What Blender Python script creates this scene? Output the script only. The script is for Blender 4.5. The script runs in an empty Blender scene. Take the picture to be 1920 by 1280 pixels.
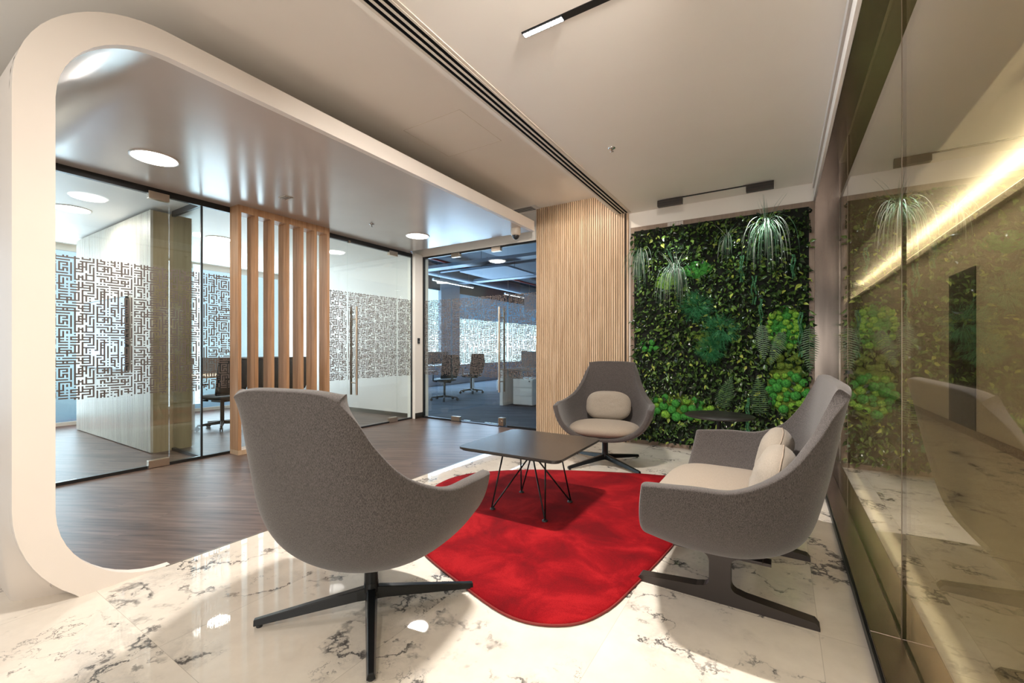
import bpy, math, random
from mathutils import Vector, Matrix, noise
R = math.radians
PI = math.pi
scene = bpy.context.scene
col = scene.collection

# ---------------------------------------------------------------- camera
cam_d = bpy.data.cameras.new('camera')
cam = bpy.data.objects.new('camera', cam_d)
col.objects.link(cam)
cam.location = (0, 0, 1.15)
cam.rotation_euler = (R(90), 0, R(32.057))
cam_d.sensor_width = 36.0
cam_d.lens = 36.0 * 805.6 / 1920.0
cam_d.shift_y = 12.5 / 1920.0
cam_d.clip_start = 0.05
cam_d.clip_end = 100
scene.camera = cam

# ---------------------------------------------------------------- world, exposure
w = bpy.data.worlds.new('world')
scene.world = w
w.use_nodes = True
bg = w.node_tree.nodes['Background']
bg.inputs[0].default_value = (1.0, 0.95, 0.90, 1)
bg.inputs[1].default_value = .48
scene.view_settings.view_transform = 'Standard'
scene.view_settings.look = 'None'
scene.view_settings.exposure = 0.74
scene.view_settings.gamma = 1.0
scene.view_settings.use_curve_mapping = False


def area(name, loc, size, power, color, rot=(0, 0, 0), spread=180):
    d = bpy.data.lights.new(name, 'AREA')
    d.shape = 'RECTANGLE'
    d.size, d.size_y = size
    d.energy = power
    d.color = color
    d.spread = R(spread)
    o = bpy.data.objects.new(name, d)
    col.objects.link(o)
    o.location = loc
    o.rotation_euler = rot
    return o


def spot(name, loc, target, power, color, angle, blend=0.6, r=0.03):
    d = bpy.data.lights.new(name, 'SPOT')
    d.energy = power
    d.color = color
    d.spot_size = R(angle)
    d.spot_blend = blend
    d.shadow_soft_size = r
    o = bpy.data.objects.new(name, d)
    col.objects.link(o)
    o.location = loc
    o.rotation_euler = (Vector(target) - Vector(loc)).to_track_quat('-Z', 'Y').to_euler()
    return o


WARM = (1.0, 0.86, 0.72)
NEUT = (1.0, 0.93, 0.86)
DAY = (0.55, 0.78, 1.0)
# linear module in the lounge ceiling (key light of the lounge)
area('ceiling_module_light', (-1.04, 1.95, 2.785), (0.24, 0.035), 66, NEUT)
# two unseen lights added behind the camera as warm fill
area('rear_fill_light', (-0.6, -0.9, 2.78), (0.5, 0.05), 18, WARM)
area('rear_fill_light', (-2.3, -0.9, 2.98), (0.5, 0.05), 2, WARM)
# unseen soft area added behind the camera, tilted up to lift the ceilings
area('rear_soft_fill', (.0, -1.35, 1.0), (2.2, 1.6), 24, (1, .95, .89), rot=(R(90 + 32), 0, 0))
# LED strip lying in the ceiling step
area('cove_light', (-1.71, 2.4, 2.93), (0.03, 5.2), 14, (1.0, 0.88, 0.80), rot=(0, R(115), 0), spread=170)
# wall washer over the slat wall
spot('slat_wall_washer', (-2.1, 4.3, 3.02), (-2.1, 5.2, 2.3), 22, (1, .87, .72), 100, .9)
# spots of the track in front of the green wall
for x in (-1.04, -.18):
    for tx, tz in ((x - .2, 1.3), (x + .25, .5)):
        spot('green_wall_spot', (x, 4.92, 2.69), (tx, 5.2, tz), 12, (0.93, 1.0, 0.96), 84, 1.0)
# unseen spot added to brighten the canopy edge, has no fixture
spot('canopy_edge_fill', (-.15, 1.0, 2.74), (-2.75, 3.7, 2.62), 175, (1, .93, .86), 75, .9, .05)
# round canopy lamps
for x, y in ((-4.3, 1.413), (-4.226, 4.308), (-6.636, 1.442), (-6.69, 2.93)):
    area('canopy_lamp_light', (x, y, 2.672), (0.26, 0.26), 16, NEUT).data.shape = 'DISK'
# daylight entering through the facade
area('daylight_meeting', (-8.88, 2.2, 1.4), (2.5, 5.4), 150, (.70, .86, 1.0), rot=(0, R(-90), 0))
area('daylight_office', (-8.88, 10.5, 1.5), (2.4, 9), 330, (.5, .72, 1.0), rot=(0, R(-90), 0))
# corridor cove
area('corridor_cove_light', (1.98, 8.2, 2.88), (0.05, 16), 75, (1.0, 0.93, 0.80), rot=(0, R(180 - 30), 0))


# ---------------------------------------------------------------- materials
MATS = {}


def new_mat(name):
    m = bpy.data.materials.new(name)
    m.use_nodes = True
    MATS[name] = m
    return m, m.node_tree.nodes, m.node_tree.links, m.node_tree.nodes['Principled BSDF']


def simple(name, color, rough=.5, metal=0., emit=None, es=0., spec=None, aniso=0):
    m, n, l, b = new_mat(name)
    b.inputs['Base Color'].default_value = (*color, 1)
    b.inputs['Roughness'].default_value = rough
    b.inputs['Metallic'].default_value = metal
    if spec is not None:
        b.inputs['Specular IOR Level'].default_value = spec
    if emit:
        b.inputs['Emission Color'].default_value = (*emit, 1)
        b.inputs['Emission Strength'].default_value = es
    return m


def ramp(n, stops):
    r = n.new('ShaderNodeValToRGB')
    e = r.color_ramp.elements
    while len(e) < len(stops):
        e.new(.5)
    for i, (p, c) in enumerate(stops):
        e[i].position = p
        e[i].color = (*c, 1) if len(c) == 3 else c
    return r


def math_n(n, l, op, a, b=None, c=None, clamp=False):
    k = n.new('ShaderNodeMath')
    k.operation = op
    k.use_clamp = clamp
    for i, v in enumerate((a, b, c)):
        if v is None:
            continue
        if isinstance(v, (int, float)):
            k.inputs[i].default_value = v
        else:
            l.new(v, k.inputs[i])
    return k.outputs[0]


def noisy(name, c1, c2, scale, rough=.6, metal=0., stretch=(1, 1, 1), detail=4, bump=0., bscale=None, rot=0,
          lo=.35, hi=.65, spec=None):
    m, n, l, b = new_mat(name)
    tc = n.new('ShaderNodeTexCoord')
    mp = n.new('ShaderNodeMapping')
    mp.inputs['Scale'].default_value = stretch
    mp.inputs['Rotation'].default_value = (0, 0, rot)
    l.new(tc.outputs['Object'], mp.inputs[0])
    t = n.new('ShaderNodeTexNoise')
    t.inputs['Scale'].default_value = scale
    t.inputs['Detail'].default_value = detail
    l.new(mp.outputs[0], t.inputs['Vector'])
    r = ramp(n, [(lo, c1), (hi, c2)])
    l.new(t.outputs['Fac'], r.inputs[0])
    l.new(r.outputs[0], b.inputs['Base Color'])
    b.inputs['Roughness'].default_value = rough
    b.inputs['Metallic'].default_value = metal
    if spec is not None:
        b.inputs['Specular IOR Level'].default_value = spec
    if bump:
        t2 = n.new('ShaderNodeTexNoise')
        t2.inputs['Scale'].default_value = bscale or scale
        t2.inputs['Detail'].default_value = 3
        l.new(mp.outputs[0], t2.inputs['Vector'])
        bp = n.new('ShaderNodeBump')
        bp.inputs['Strength'].default_value = bump
        bp.inputs['Distance'].default_value = .002
        l.new(t2.outputs['Fac'], bp.inputs['Height'])
        l.new(bp.outputs[0], b.inputs['Normal'])
    return m


def glass(name, tint, r0, rough=0.0):
    m = bpy.data.materials.new(name)
    m.use_nodes = True
    MATS[name] = m
    n, l = m.node_tree.nodes, m.node_tree.links
    n.clear()
    out = n.new('ShaderNodeOutputMaterial')
    tr = n.new('ShaderNodeBsdfTransparent')
    tr.inputs[0].default_value = (*tint, 1)
    gl = n.new('ShaderNodeBsdfGlossy')
    gl.inputs['Roughness'].default_value = rough
    gl.inputs[0].default_value = (1, 1, 1, 1)
    lw = n.new('ShaderNodeLayerWeight')
    lw.inputs[0].default_value = .5
    p = math_n(n, l, 'POWER', lw.outputs['Facing'], 5.0)
    f = math_n(n, l, 'MULTIPLY_ADD', p, 1 - r0, r0, True)
    mx = n.new('ShaderNodeMixShader')
    l.new(f, mx.inputs[0])
    l.new(tr.outputs[0], mx.inputs[1])
    l.new(gl.outputs[0], mx.inputs[2])
    l.new(mx.outputs[0], out.inputs[0])
    return m


def marble(name):
    m, n, l, b = new_mat(name)
    g = n.new('ShaderNodeNewGeometry')
    sep = n.new('ShaderNodeSeparateXYZ')
    l.new(g.outputs['Position'], sep.inputs[0])
    tx = math_n(n, l, 'DIVIDE', math_n(n, l, 'ADD', sep.outputs[0], 2.75), .72)
    ty = math_n(n, l, 'DIVIDE', math_n(n, l, 'ADD', sep.outputs[1], -.68), 1.44)
    cb = n.new('ShaderNodeCombineXYZ')
    l.new(math_n(n, l, 'FLOOR', tx), cb.inputs[0])
    l.new(math_n(n, l, 'FLOOR', ty), cb.inputs[1])
    wn = n.new('ShaderNodeTexWhiteNoise')
    wn.noise_dimensions = '3D'
    l.new(cb.outputs[0], wn.inputs['Vector'])
    off = n.new('ShaderNodeVectorMath')
    off.operation = 'SCALE'
    off.inputs['Scale'].default_value = 4.0
    l.new(wn.outputs['Color'], off.inputs[0])
    ad = n.new('ShaderNodeVectorMath')
    ad.operation = 'ADD'
    l.new(g.outputs['Position'], ad.inputs[0])
    l.new(off.outputs[0], ad.inputs[1])
    # warp
    wz = n.new('ShaderNodeTexNoise')
    wz.inputs['Scale'].default_value = 4.2
    wz.inputs['Detail'].default_value = 6
    wz.inputs['Roughness'].default_value = .62
    l.new(ad.outputs[0], wz.inputs['Vector'])
    ws = n.new('ShaderNodeVectorMath')
    ws.operation = 'MULTIPLY_ADD'
    ws.inputs[1].default_value = (.55, .55, .55)
    l.new(wz.outputs['Color'], ws.inputs[0])
    l.new(ad.outputs[0], ws.inputs[2])
    # ridge veins
    v1 = n.new('ShaderNodeTexNoise')
    v1.inputs['Scale'].default_value = 1.7
    v1.inputs['Detail'].default_value = 3
    v1.inputs['Roughness'].default_value = .5
    l.new(ws.outputs[0], v1.inputs['Vector'])
    d1 = math_n(n, l, 'ABSOLUTE', math_n(n, l, 'SUBTRACT', v1.outputs['Fac'], .5))
    thin = ramp(n, [(0.0, (1, 1, 1)), (.007, (.8, .8, .8)), (.015, (0, 0, 0))])
    l.new(d1, thin.inputs[0])
    haze = ramp(n, [(0.0, (1, 1, 1)), (.10, (0, 0, 0))])
    l.new(d1, haze.inputs[0])
    # broken by a mask
    mk = n.new('ShaderNodeTexNoise')
    mk.inputs['Scale'].default_value = 2.3
    mk.inputs['Detail'].default_value = 5
    mk.inputs['Roughness'].default_value = .65
    l.new(ad.outputs[0], mk.inputs['Vector'])
    mr = ramp(n, [(.44, (0, 0, 0)), (.54, (1, 1, 1))])
    l.new(mk.outputs['Fac'], mr.inputs[0])
    fine = n.new('ShaderNodeTexNoise')
    fine.inputs['Scale'].default_value = 9
    fine.inputs['Detail'].default_value = 6
    fine.inputs['Roughness'].default_value = .7
    l.new(ws.outputs[0], fine.inputs['Vector'])
    fr = ramp(n, [(.42, (0, 0, 0)), (.62, (1, 1, 1))])
    l.new(fine.outputs['Fac'], fr.inputs[0])
    v2 = n.new('ShaderNodeTexNoise')
    v2.inputs['Scale'].default_value = 3.6
    v2.inputs['Detail'].default_value = 4
    l.new(ws.outputs[0], v2.inputs['Vector'])
    d2 = math_n(n, l, 'ABSOLUTE', math_n(n, l, 'SUBTRACT', v2.outputs['Fac'], .5))
    th2 = ramp(n, [(0.0, (1, 1, 1)), (.004, (.5, .5, .5)), (.010, (0, 0, 0))])
    l.new(d2, th2.inputs[0])
    mk2 = ramp(n, [(.52, (0, 0, 0)), (.60, (1, 1, 1))])
    l.new(mk.outputs['Fac'], mk2.inputs[0])
    a = math_n(n, l, 'MAXIMUM', math_n(n, l, 'MULTIPLY', thin.outputs[0], mr.outputs[0]), math_n(n, l, 'MULTIPLY', th2.outputs[0], mk2.outputs[0]))
    hz = math_n(n, l, 'MULTIPLY', math_n(n, l, 'MULTIPLY', haze.outputs[0], mr.outputs[0]), fr.outputs[0])
    basec = ramp(n, [(.35, (.68, .62, .54)), (.7, (.79, .73, .64))])
    l.new(wz.outputs['Fac'], basec.inputs[0])
    m1 = n.new('ShaderNodeMixRGB')
    m1.inputs[2].default_value = (.30, .28, .26, 1)
    l.new(math_n(n, l, 'MULTIPLY', hz, .55), m1.inputs[0])
    l.new(basec.outputs[0], m1.inputs[1])
    m2 = n.new('ShaderNodeMixRGB')
    m2.inputs[2].default_value = (.035, .035, .04, 1)
    l.new(math_n(n, l, 'MULTIPLY', a, .92), m2.inputs[0])
    l.new(m1.outputs[0], m2.inputs[1])
    # joints
    def joint(t, wdt):
        fx = math_n(n, l, 'FRACT', t)
        e = math_n(n, l, 'MINIMUM', fx, math_n(n, l, 'SUBTRACT', 1.0, fx))
        return math_n(n, l, 'LESS_THAN', e, wdt)
    j = math_n(n, l, 'MAXIMUM', joint(tx, .0014), joint(ty, .0007))
    m3 = n.new('ShaderNodeMixRGB')
    m3.inputs[2].default_value = (.42, .38, .32, 1)
    l.new(math_n(n, l, 'MULTIPLY', j, .7), m3.inputs[0])
    l.new(m2.outputs[0], m3.inputs[1])
    l.new(m3.outputs[0], b.inputs['Base Color'])
    b.inputs['Roughness'].default_value = .02
    b.inputs['Specular IOR Level'].default_value = .5
    b.inputs['IOR'].default_value = 1.58
    return m


def planks(name, ang, pw, pl, dark, mid, light, rough, bump=.15, gs=1.0):
    m, n, l, b = new_mat(name)
    g = n.new('ShaderNodeNewGeometry')
    mp = n.new('ShaderNodeMapping')
    mp.inputs['Rotation'].default_value = (0, 0, -ang)
    l.new(g.outputs['Position'], mp.inputs[0])
    br = n.new('ShaderNodeTexBrick')
    br.inputs['Color1'].default_value = (.2, .2, .2, 1)
    br.inputs['Color2'].default_value = (.8, .8, .8, 1)
    br.inputs['Mortar'].default_value = (.45, .45, .45, 1)
    br.inputs['Scale'].default_value = 1
    br.inputs['Mortar Size'].default_value = .0012
    br.inputs['Brick Width'].default_value = pl
    br.inputs['Row Height'].default_value = pw
    br.offset = .37
    l.new(mp.outputs[0], br.inputs['Vector'])
    # grain
    ad = n.new('ShaderNodeVectorMath')
    ad.operation = 'MULTIPLY_ADD'
    ad.inputs[1].default_value = (7, 3, 5)
    l.new(br.outputs['Color'], ad.inputs[0])
    l.new(mp.outputs[0], ad.inputs[2])
    m2 = n.new('ShaderNodeMapping')
    m2.inputs['Scale'].default_value = (1.6 * gs, 22 * gs, 1)
    l.new(ad.outputs[0], m2.inputs[0])
    t = n.new('ShaderNodeTexNoise')
    t.inputs['Scale'].default_value = 1
    t.inputs['Detail'].default_value = 7
    t.inputs['Roughness'].default_value = .62
    t.inputs['Distortion'].default_value = .5
    l.new(m2.outputs[0], t.inputs['Vector'])
    mixv = math_n(n, l, 'MULTIPLY_ADD', br.outputs['Color'], .16, math_n(n, l, 'MULTIPLY', t.outputs['Fac'], .92))
    r = ramp(n, [(.36, dark), (.52, mid), (.72, light)])
    l.new(mixv, r.inputs[0])
    l.new(r.outputs[0], b.inputs['Base Color'])
    b.inputs['Roughness'].default_value = rough
    b.inputs['Specular IOR Level'].default_value = .32
    bp = n.new('ShaderNodeBump')
    bp.inputs['Strength'].default_value = bump
    bp.inputs['Distance'].default_value = .002
    l.new(t.outputs['Fac'], bp.inputs['Height'])
    l.new(bp.outputs[0], b.inputs['Normal'])
    return m


def wood(name, c1, c2, c3, axis='z', rough=.45, s=1.0):
    m, n, l, b = new_mat(name)
    g = n.new('ShaderNodeNewGeometry')
    mp = n.new('ShaderNodeMapping')
    sc = {'z': (26, 26, 1.4), 'x': (1.4, 26, 26), 'y': (26, 1.4, 26)}[axis]
    mp.inputs['Scale'].default_value = tuple(v * s for v in sc)
    l.new(g.outputs['Position'], mp.inputs[0])
    ad = n.new('ShaderNodeVectorMath')
    ad.operation = 'ADD'
    l.new(mp.outputs[0], ad.inputs[0])
    sc2 = n.new('ShaderNodeVectorMath')
    sc2.operation = 'SCALE'
    sc2.inputs[0].default_value = (13, 7, 5)
    l.new(g.outputs['Random Per Island'], sc2.inputs['Scale'])
    l.new(sc2.outputs[0], ad.inputs[1])
    t = n.new('ShaderNodeTexNoise')
    t.inputs['Scale'].default_value = 1
    t.inputs['Detail'].default_value = 6
    t.inputs['Distortion'].default_value = .7
    l.new(ad.outputs[0], t.inputs['Vector'])
    r = ramp(n, [(.3, c1), (.5, c2), (.72, c3)])
    l.new(t.outputs['Fac'], r.inputs[0])
    l.new(r.outputs[0], b.inputs['Base Color'])
    b.inputs['Roughness'].default_value = rough
    return m


def fabric(name, c1, c2, scale=420, bump=.5, sheen=.25):
    m, n, l, b = new_mat(name)
    tc = n.new('ShaderNodeTexCoord')
    t = n.new('ShaderNodeTexNoise')
    t.inputs['Scale'].default_value = scale
    t.inputs['Detail'].default_value = 2
    l.new(tc.outputs['Object'], t.inputs['Vector'])
    mp = n.new('ShaderNodeMapping')
    mp.inputs['Scale'].default_value = (1, 1, .25)
    l.new(tc.outputs['Object'], mp.inputs[0])
    t2 = n.new('ShaderNodeTexNoise')
    t2.inputs['Scale'].default_value = scale * .8
    t2.inputs['Detail'].default_value = 1
    l.new(mp.outputs[0], t2.inputs['Vector'])
    av = math_n(n, l, 'MULTIPLY', math_n(n, l, 'ADD', t.outputs['Fac'], t2.outputs['Fac']), .5)
    r = ramp(n, [(.38, c1), (.62, c2)])
    l.new(av, r.inputs[0])
    l.new(r.outputs[0], b.inputs['Base Color'])
    b.inputs['Roughness'].default_value = .92
    b.inputs['Specular IOR Level'].default_value = .2
    b.inputs['Sheen Weight'].default_value = sheen
    b.inputs['Sheen Roughness'].default_value = .5
    bp = n.new('ShaderNodeBump')
    bp.inputs['Strength'].default_value = bump
    bp.inputs['Distance'].default_value = .001
    l.new(av, bp.inputs['Height'])
    l.new(bp.outputs[0], b.inputs['Normal'])
    return m


def rugmat(name):
    m, n, l, b = new_mat(name)
    tc = n.new('ShaderNodeTexCoord')
    t = n.new('ShaderNodeTexNoise')
    t.inputs['Scale'].default_value = 3.6
    t.inputs['Detail'].default_value = 5
    t.inputs['Roughness'].default_value = .6
    t.inputs['Distortion'].default_value = .6
    l.new(tc.outputs['Object'], t.inputs['Vector'])
    f = n.new('ShaderNodeTexNoise')
    f.inputs['Scale'].default_value = 330
    f.inputs['Detail'].default_value = 2
    l.new(tc.outputs['Object'], f.inputs['Vector'])
    v = math_n(n, l, 'MULTIPLY_ADD', f.outputs['Fac'], .28, math_n(n, l, 'MULTIPLY', t.outputs['Fac'], .76))
    r = ramp(n, [(.38, (.105, .001, .003)), (.52, (.195, .0013, .0045)), (.64, (.32, .007, .010))])
    l.new(v, r.inputs[0])
    l.new(r.outputs[0], b.inputs['Base Color'])
    b.inputs['Roughness'].default_value = .95
    b.inputs['Specular IOR Level'].default_value = .15
    b.inputs['Sheen Weight'].default_value = .12
    b.inputs['Sheen Tint'].default_value = (1, .05, .05, 1)
    bp = n.new('ShaderNodeBump')
    bp.inputs['Strength'].default_value = .8
    bp.inputs['Distance'].default_value = .003
    l.new(v, bp.inputs['Height'])
    l.new(bp.outputs[0], b.inputs['Normal'])
    return m


def leafmat(name, stops, rough=.4, trans=.1):
    m, n, l, b = new_mat(name)
    g = n.new('ShaderNodeNewGeometry')
    r = ramp(n, stops)
    l.new(g.outputs['Random Per Island'], r.inputs[0])
    l.new(r.outputs[0], b.inputs['Base Color'])
    b.inputs['Roughness'].default_value = rough
    return m


def skyview(name, blue, strength):
    # daylight seen through the facade: pale sky above softly blurred town and trees
    m, n, l, b = new_mat(name)
    g = n.new('ShaderNodeNewGeometry')
    sep = n.new('ShaderNodeSeparateXYZ')
    l.new(g.outputs['Position'], sep.inputs[0])
    t = n.new('ShaderNodeTexNoise')
    t.inputs['Scale'].default_value = .9
    t.inputs['Detail'].default_value = 5
    l.new(g.outputs['Position'], t.inputs['Vector'])
    h = math_n(n, l, 'ADD', math_n(n, l, 'DIVIDE', sep.outputs[2], 3.0), math_n(n, l, 'MULTIPLY', t.outputs['Fac'], .25))
    r = ramp(n, [(.16, (.18, .30, .42)), (.30, (.45, .68, .80)), (.52, (.62, .85, .98)), (.95, blue)])
    l.new(h, r.inputs[0])
    b.inputs['Base Color'].default_value = (0, 0, 0, 1)
    b.inputs['Roughness'].default_value = 1
    l.new(r.outputs[0], b.inputs['Emission Color'])
    b.inputs['Emission Strength'].default_value = strength
    return m


M = MATS
noisy('paint_cream', (.84, .79, .72), (.86, .81, .74), 2, .55)
noisy('paint_portal', (.77, .70, .63), (.79, .72, .65), 2, .5)
simple('paint_white', (.78, .74, .70), .5)
simple('paint_shadow_gap', (.66, .59, .50), .6)
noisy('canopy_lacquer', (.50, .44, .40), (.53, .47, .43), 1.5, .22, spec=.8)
simple('office_slab', (.05, .065, .09), .8)
simple('office_wall', (.50, .52, .60), .7)
marble('marble')
planks('vinyl_planks', R(28), .18, 1.3, (.045, .025, .019), (.112, .070, .053), (.19, .130, .100), .38, gs=1.2)
planks('office_carpet', R(28), .25, 1.0, (.022, .030, .042), (.045, .060, .085), (.085, .105, .14), .9, gs=.8)
wood('oak', (.36, .19, .09), (.48, .27, .14), (.58, .35, .20))
wood('oak_light', (.47, .32, .20), (.60, .43, .28), (.70, .53, .37))
wood('oak_plain', (.30, .22, .12), (.38, .29, .17), (.44, .34, .21), s=.7)
wood('ash_slat', (.50, .45, .38), (.60, .55, .48), (.66, .62, .55))
simple('slat_gap', (.05, .035, .025), .8)
wood('frame_bronze', (.20, .14, .10), (.25, .18, .13), (.30, .22, .16), rough=.4)
simple('slot_black', (.004, .004, .004), .9, spec=.1)
simple('black_profile', (.012, .012, .012), .4)
simple('black_metal', (.012, .013, .014), .28, .3)
simple('sofa_leg_metal', (.055, .045, .040), .42, .5)
simple('steel', (.62, .52, .42), .28, 1.0)
simple('steel_dark', (.20, .16, .12), .3, 1.0)
simple('chrome', (.7, .7, .7), .12, 1.0)
noisy('bronze_panel', (.155, .13, .112), (.20, .17, .147), 3, .18, 1.0, (6, 6, .6))
noisy('bronze_sill', (.36, .29, .25), (.44, .36, .31), 3, .22, 1.0, (6, .8, 6))
glass('clear_glass', (.93, .965, .955), .045)
glass('bronze_glass', (.66, .63, .52), .10)
simple('film', (.125, .102, .09), .65)
fabric('grey_fabric', (.029, .025, .023), (.112, .097, .091), 640)
fabric('beige_fabric', (.25, .205, .16), (.33, .275, .22), 500, .3, .12)
fabric('beige_pillow', (.24, .205, .165), (.32, .275, .225), 500, .3, .12)
simple('piping_fabric', (.33, .26, .20), .9)
rugmat('rug_pile')
simple('rug_binding', (.20, .02, .015), .8)
noisy('table_top', (.028, .024, .021), (.038, .033, .029), 3, .26)
simple('table_edge', (.020, .017, .015), .4)
simple('lamp_diffuser', (1, 1, 1), .4, 0, (1, .95, .90), 5.5)
simple('led_cell', (1, 1, 1), .4, 0, (1, .96, .92), 14)
simple('led_white', (1, 1, 1), .4, 0, (.92, .96, 1.0), 3.2)
simple('led_warm', (1, 1, 1), .4, 0, (1, .93, .80), 5.0)
simple('lamp_ring', (.72, .70, .67), .4)
simple('plastic_grey', (.55, .48, .40), .4)
simple('plastic_black', (.02, .022, .026), .45)
noisy('chair_mesh', (.012, .014, .018), (.035, .04, .05), 300, .8)
simple('desk_white', (.74, .74, .74), .35)
simple('desk_oak', (.62, .48, .33), .4)
simple('screen_grey', (.16, .17, .19), .9)
simple('red_paint', (.30, .03, .02), .4)
simple('duct_metal', (.12, .16, .22), .45, .5)
simple('panel_blue', (.13, .20, .30), .6)
m_, n_, l_, b_ = new_mat('blind_cloth')
b_.inputs['Base Color'].default_value = (.5, .55, .6, 1)
b_.inputs['Roughness'].default_value = .8
tl_ = n_.new('ShaderNodeBsdfTranslucent')
tl_.inputs[0].default_value = (.45, .55, .65, 1)
mx_ = n_.new('ShaderNodeMixShader')
mx_.inputs[0].default_value = .6
l_.new(b_.outputs[0], mx_.inputs[1])
l_.new(tl_.outputs[0], mx_.inputs[2])
l_.new(mx_.outputs[0], n_['Material Output'].inputs[0])
skyview('sky_meeting', (.60, .82, 1.0), .75)
skyview('sky_office', (.40, .74, 1.0), 1.4)
noisy('tv_screen', (.10, .17, .32), (.42, .60, .95), 1.6, .35, detail=6)
_b = M['tv_screen'].node_tree
_b.links.new(_b.nodes['Color Ramp'].outputs[0], _b.nodes['Principled BSDF'].inputs['Emission Color'])
_b.nodes['Principled BSDF'].inputs['Emission Strength'].default_value = .45  # blue reflection painted as the screen's own glow
_b.links.remove(_b.nodes['Principled BSDF'].inputs['Base Color'].links[0])
_b.nodes['Principled BSDF'].inputs['Base Color'].default_value = (.03, .04, .06, 1)
leafmat('leaf', [(0, (.010, .018, .008)), (.45, (.018, .040, .012)), (.72, (.060, .125, .026)), (.94, (.14, .24, .045)),
                 (1.0, (.40, .46, .09))], .22)
simple('plant_backing', (.006, .009, .005), .9)
leafmat('grass_blade', [(0, (.02, .08, .03)), (.4, (.05, .15, .07)), (.65, (.25, .32, .25)), (1, (.55, .58, .52))], .4)
leafmat('feather', [(0, (.008, .10, .03)), (.6, (.02, .22, .07)), (1, (.10, .36, .14))], .45)
leafmat('fern', [(0, (.03, .08, .03)), (1, (.07, .15, .06))], .45)
leafmat('strand', [(0, (.012, .09, .03)), (1, (.05, .20, .08))], .6)
for nm, a, c in (('moss_lime', (.06, .20, .012), (.26, .50, .05)), ('moss_green', (.012, .11, .014), (.06, .32, .04)),
                 ('moss_olive', (.06, .11, .012), (.17, .26, .03))):
    noisy(nm, a, c, 60, .9, bump=1.0, bscale=70, detail=3)


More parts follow.
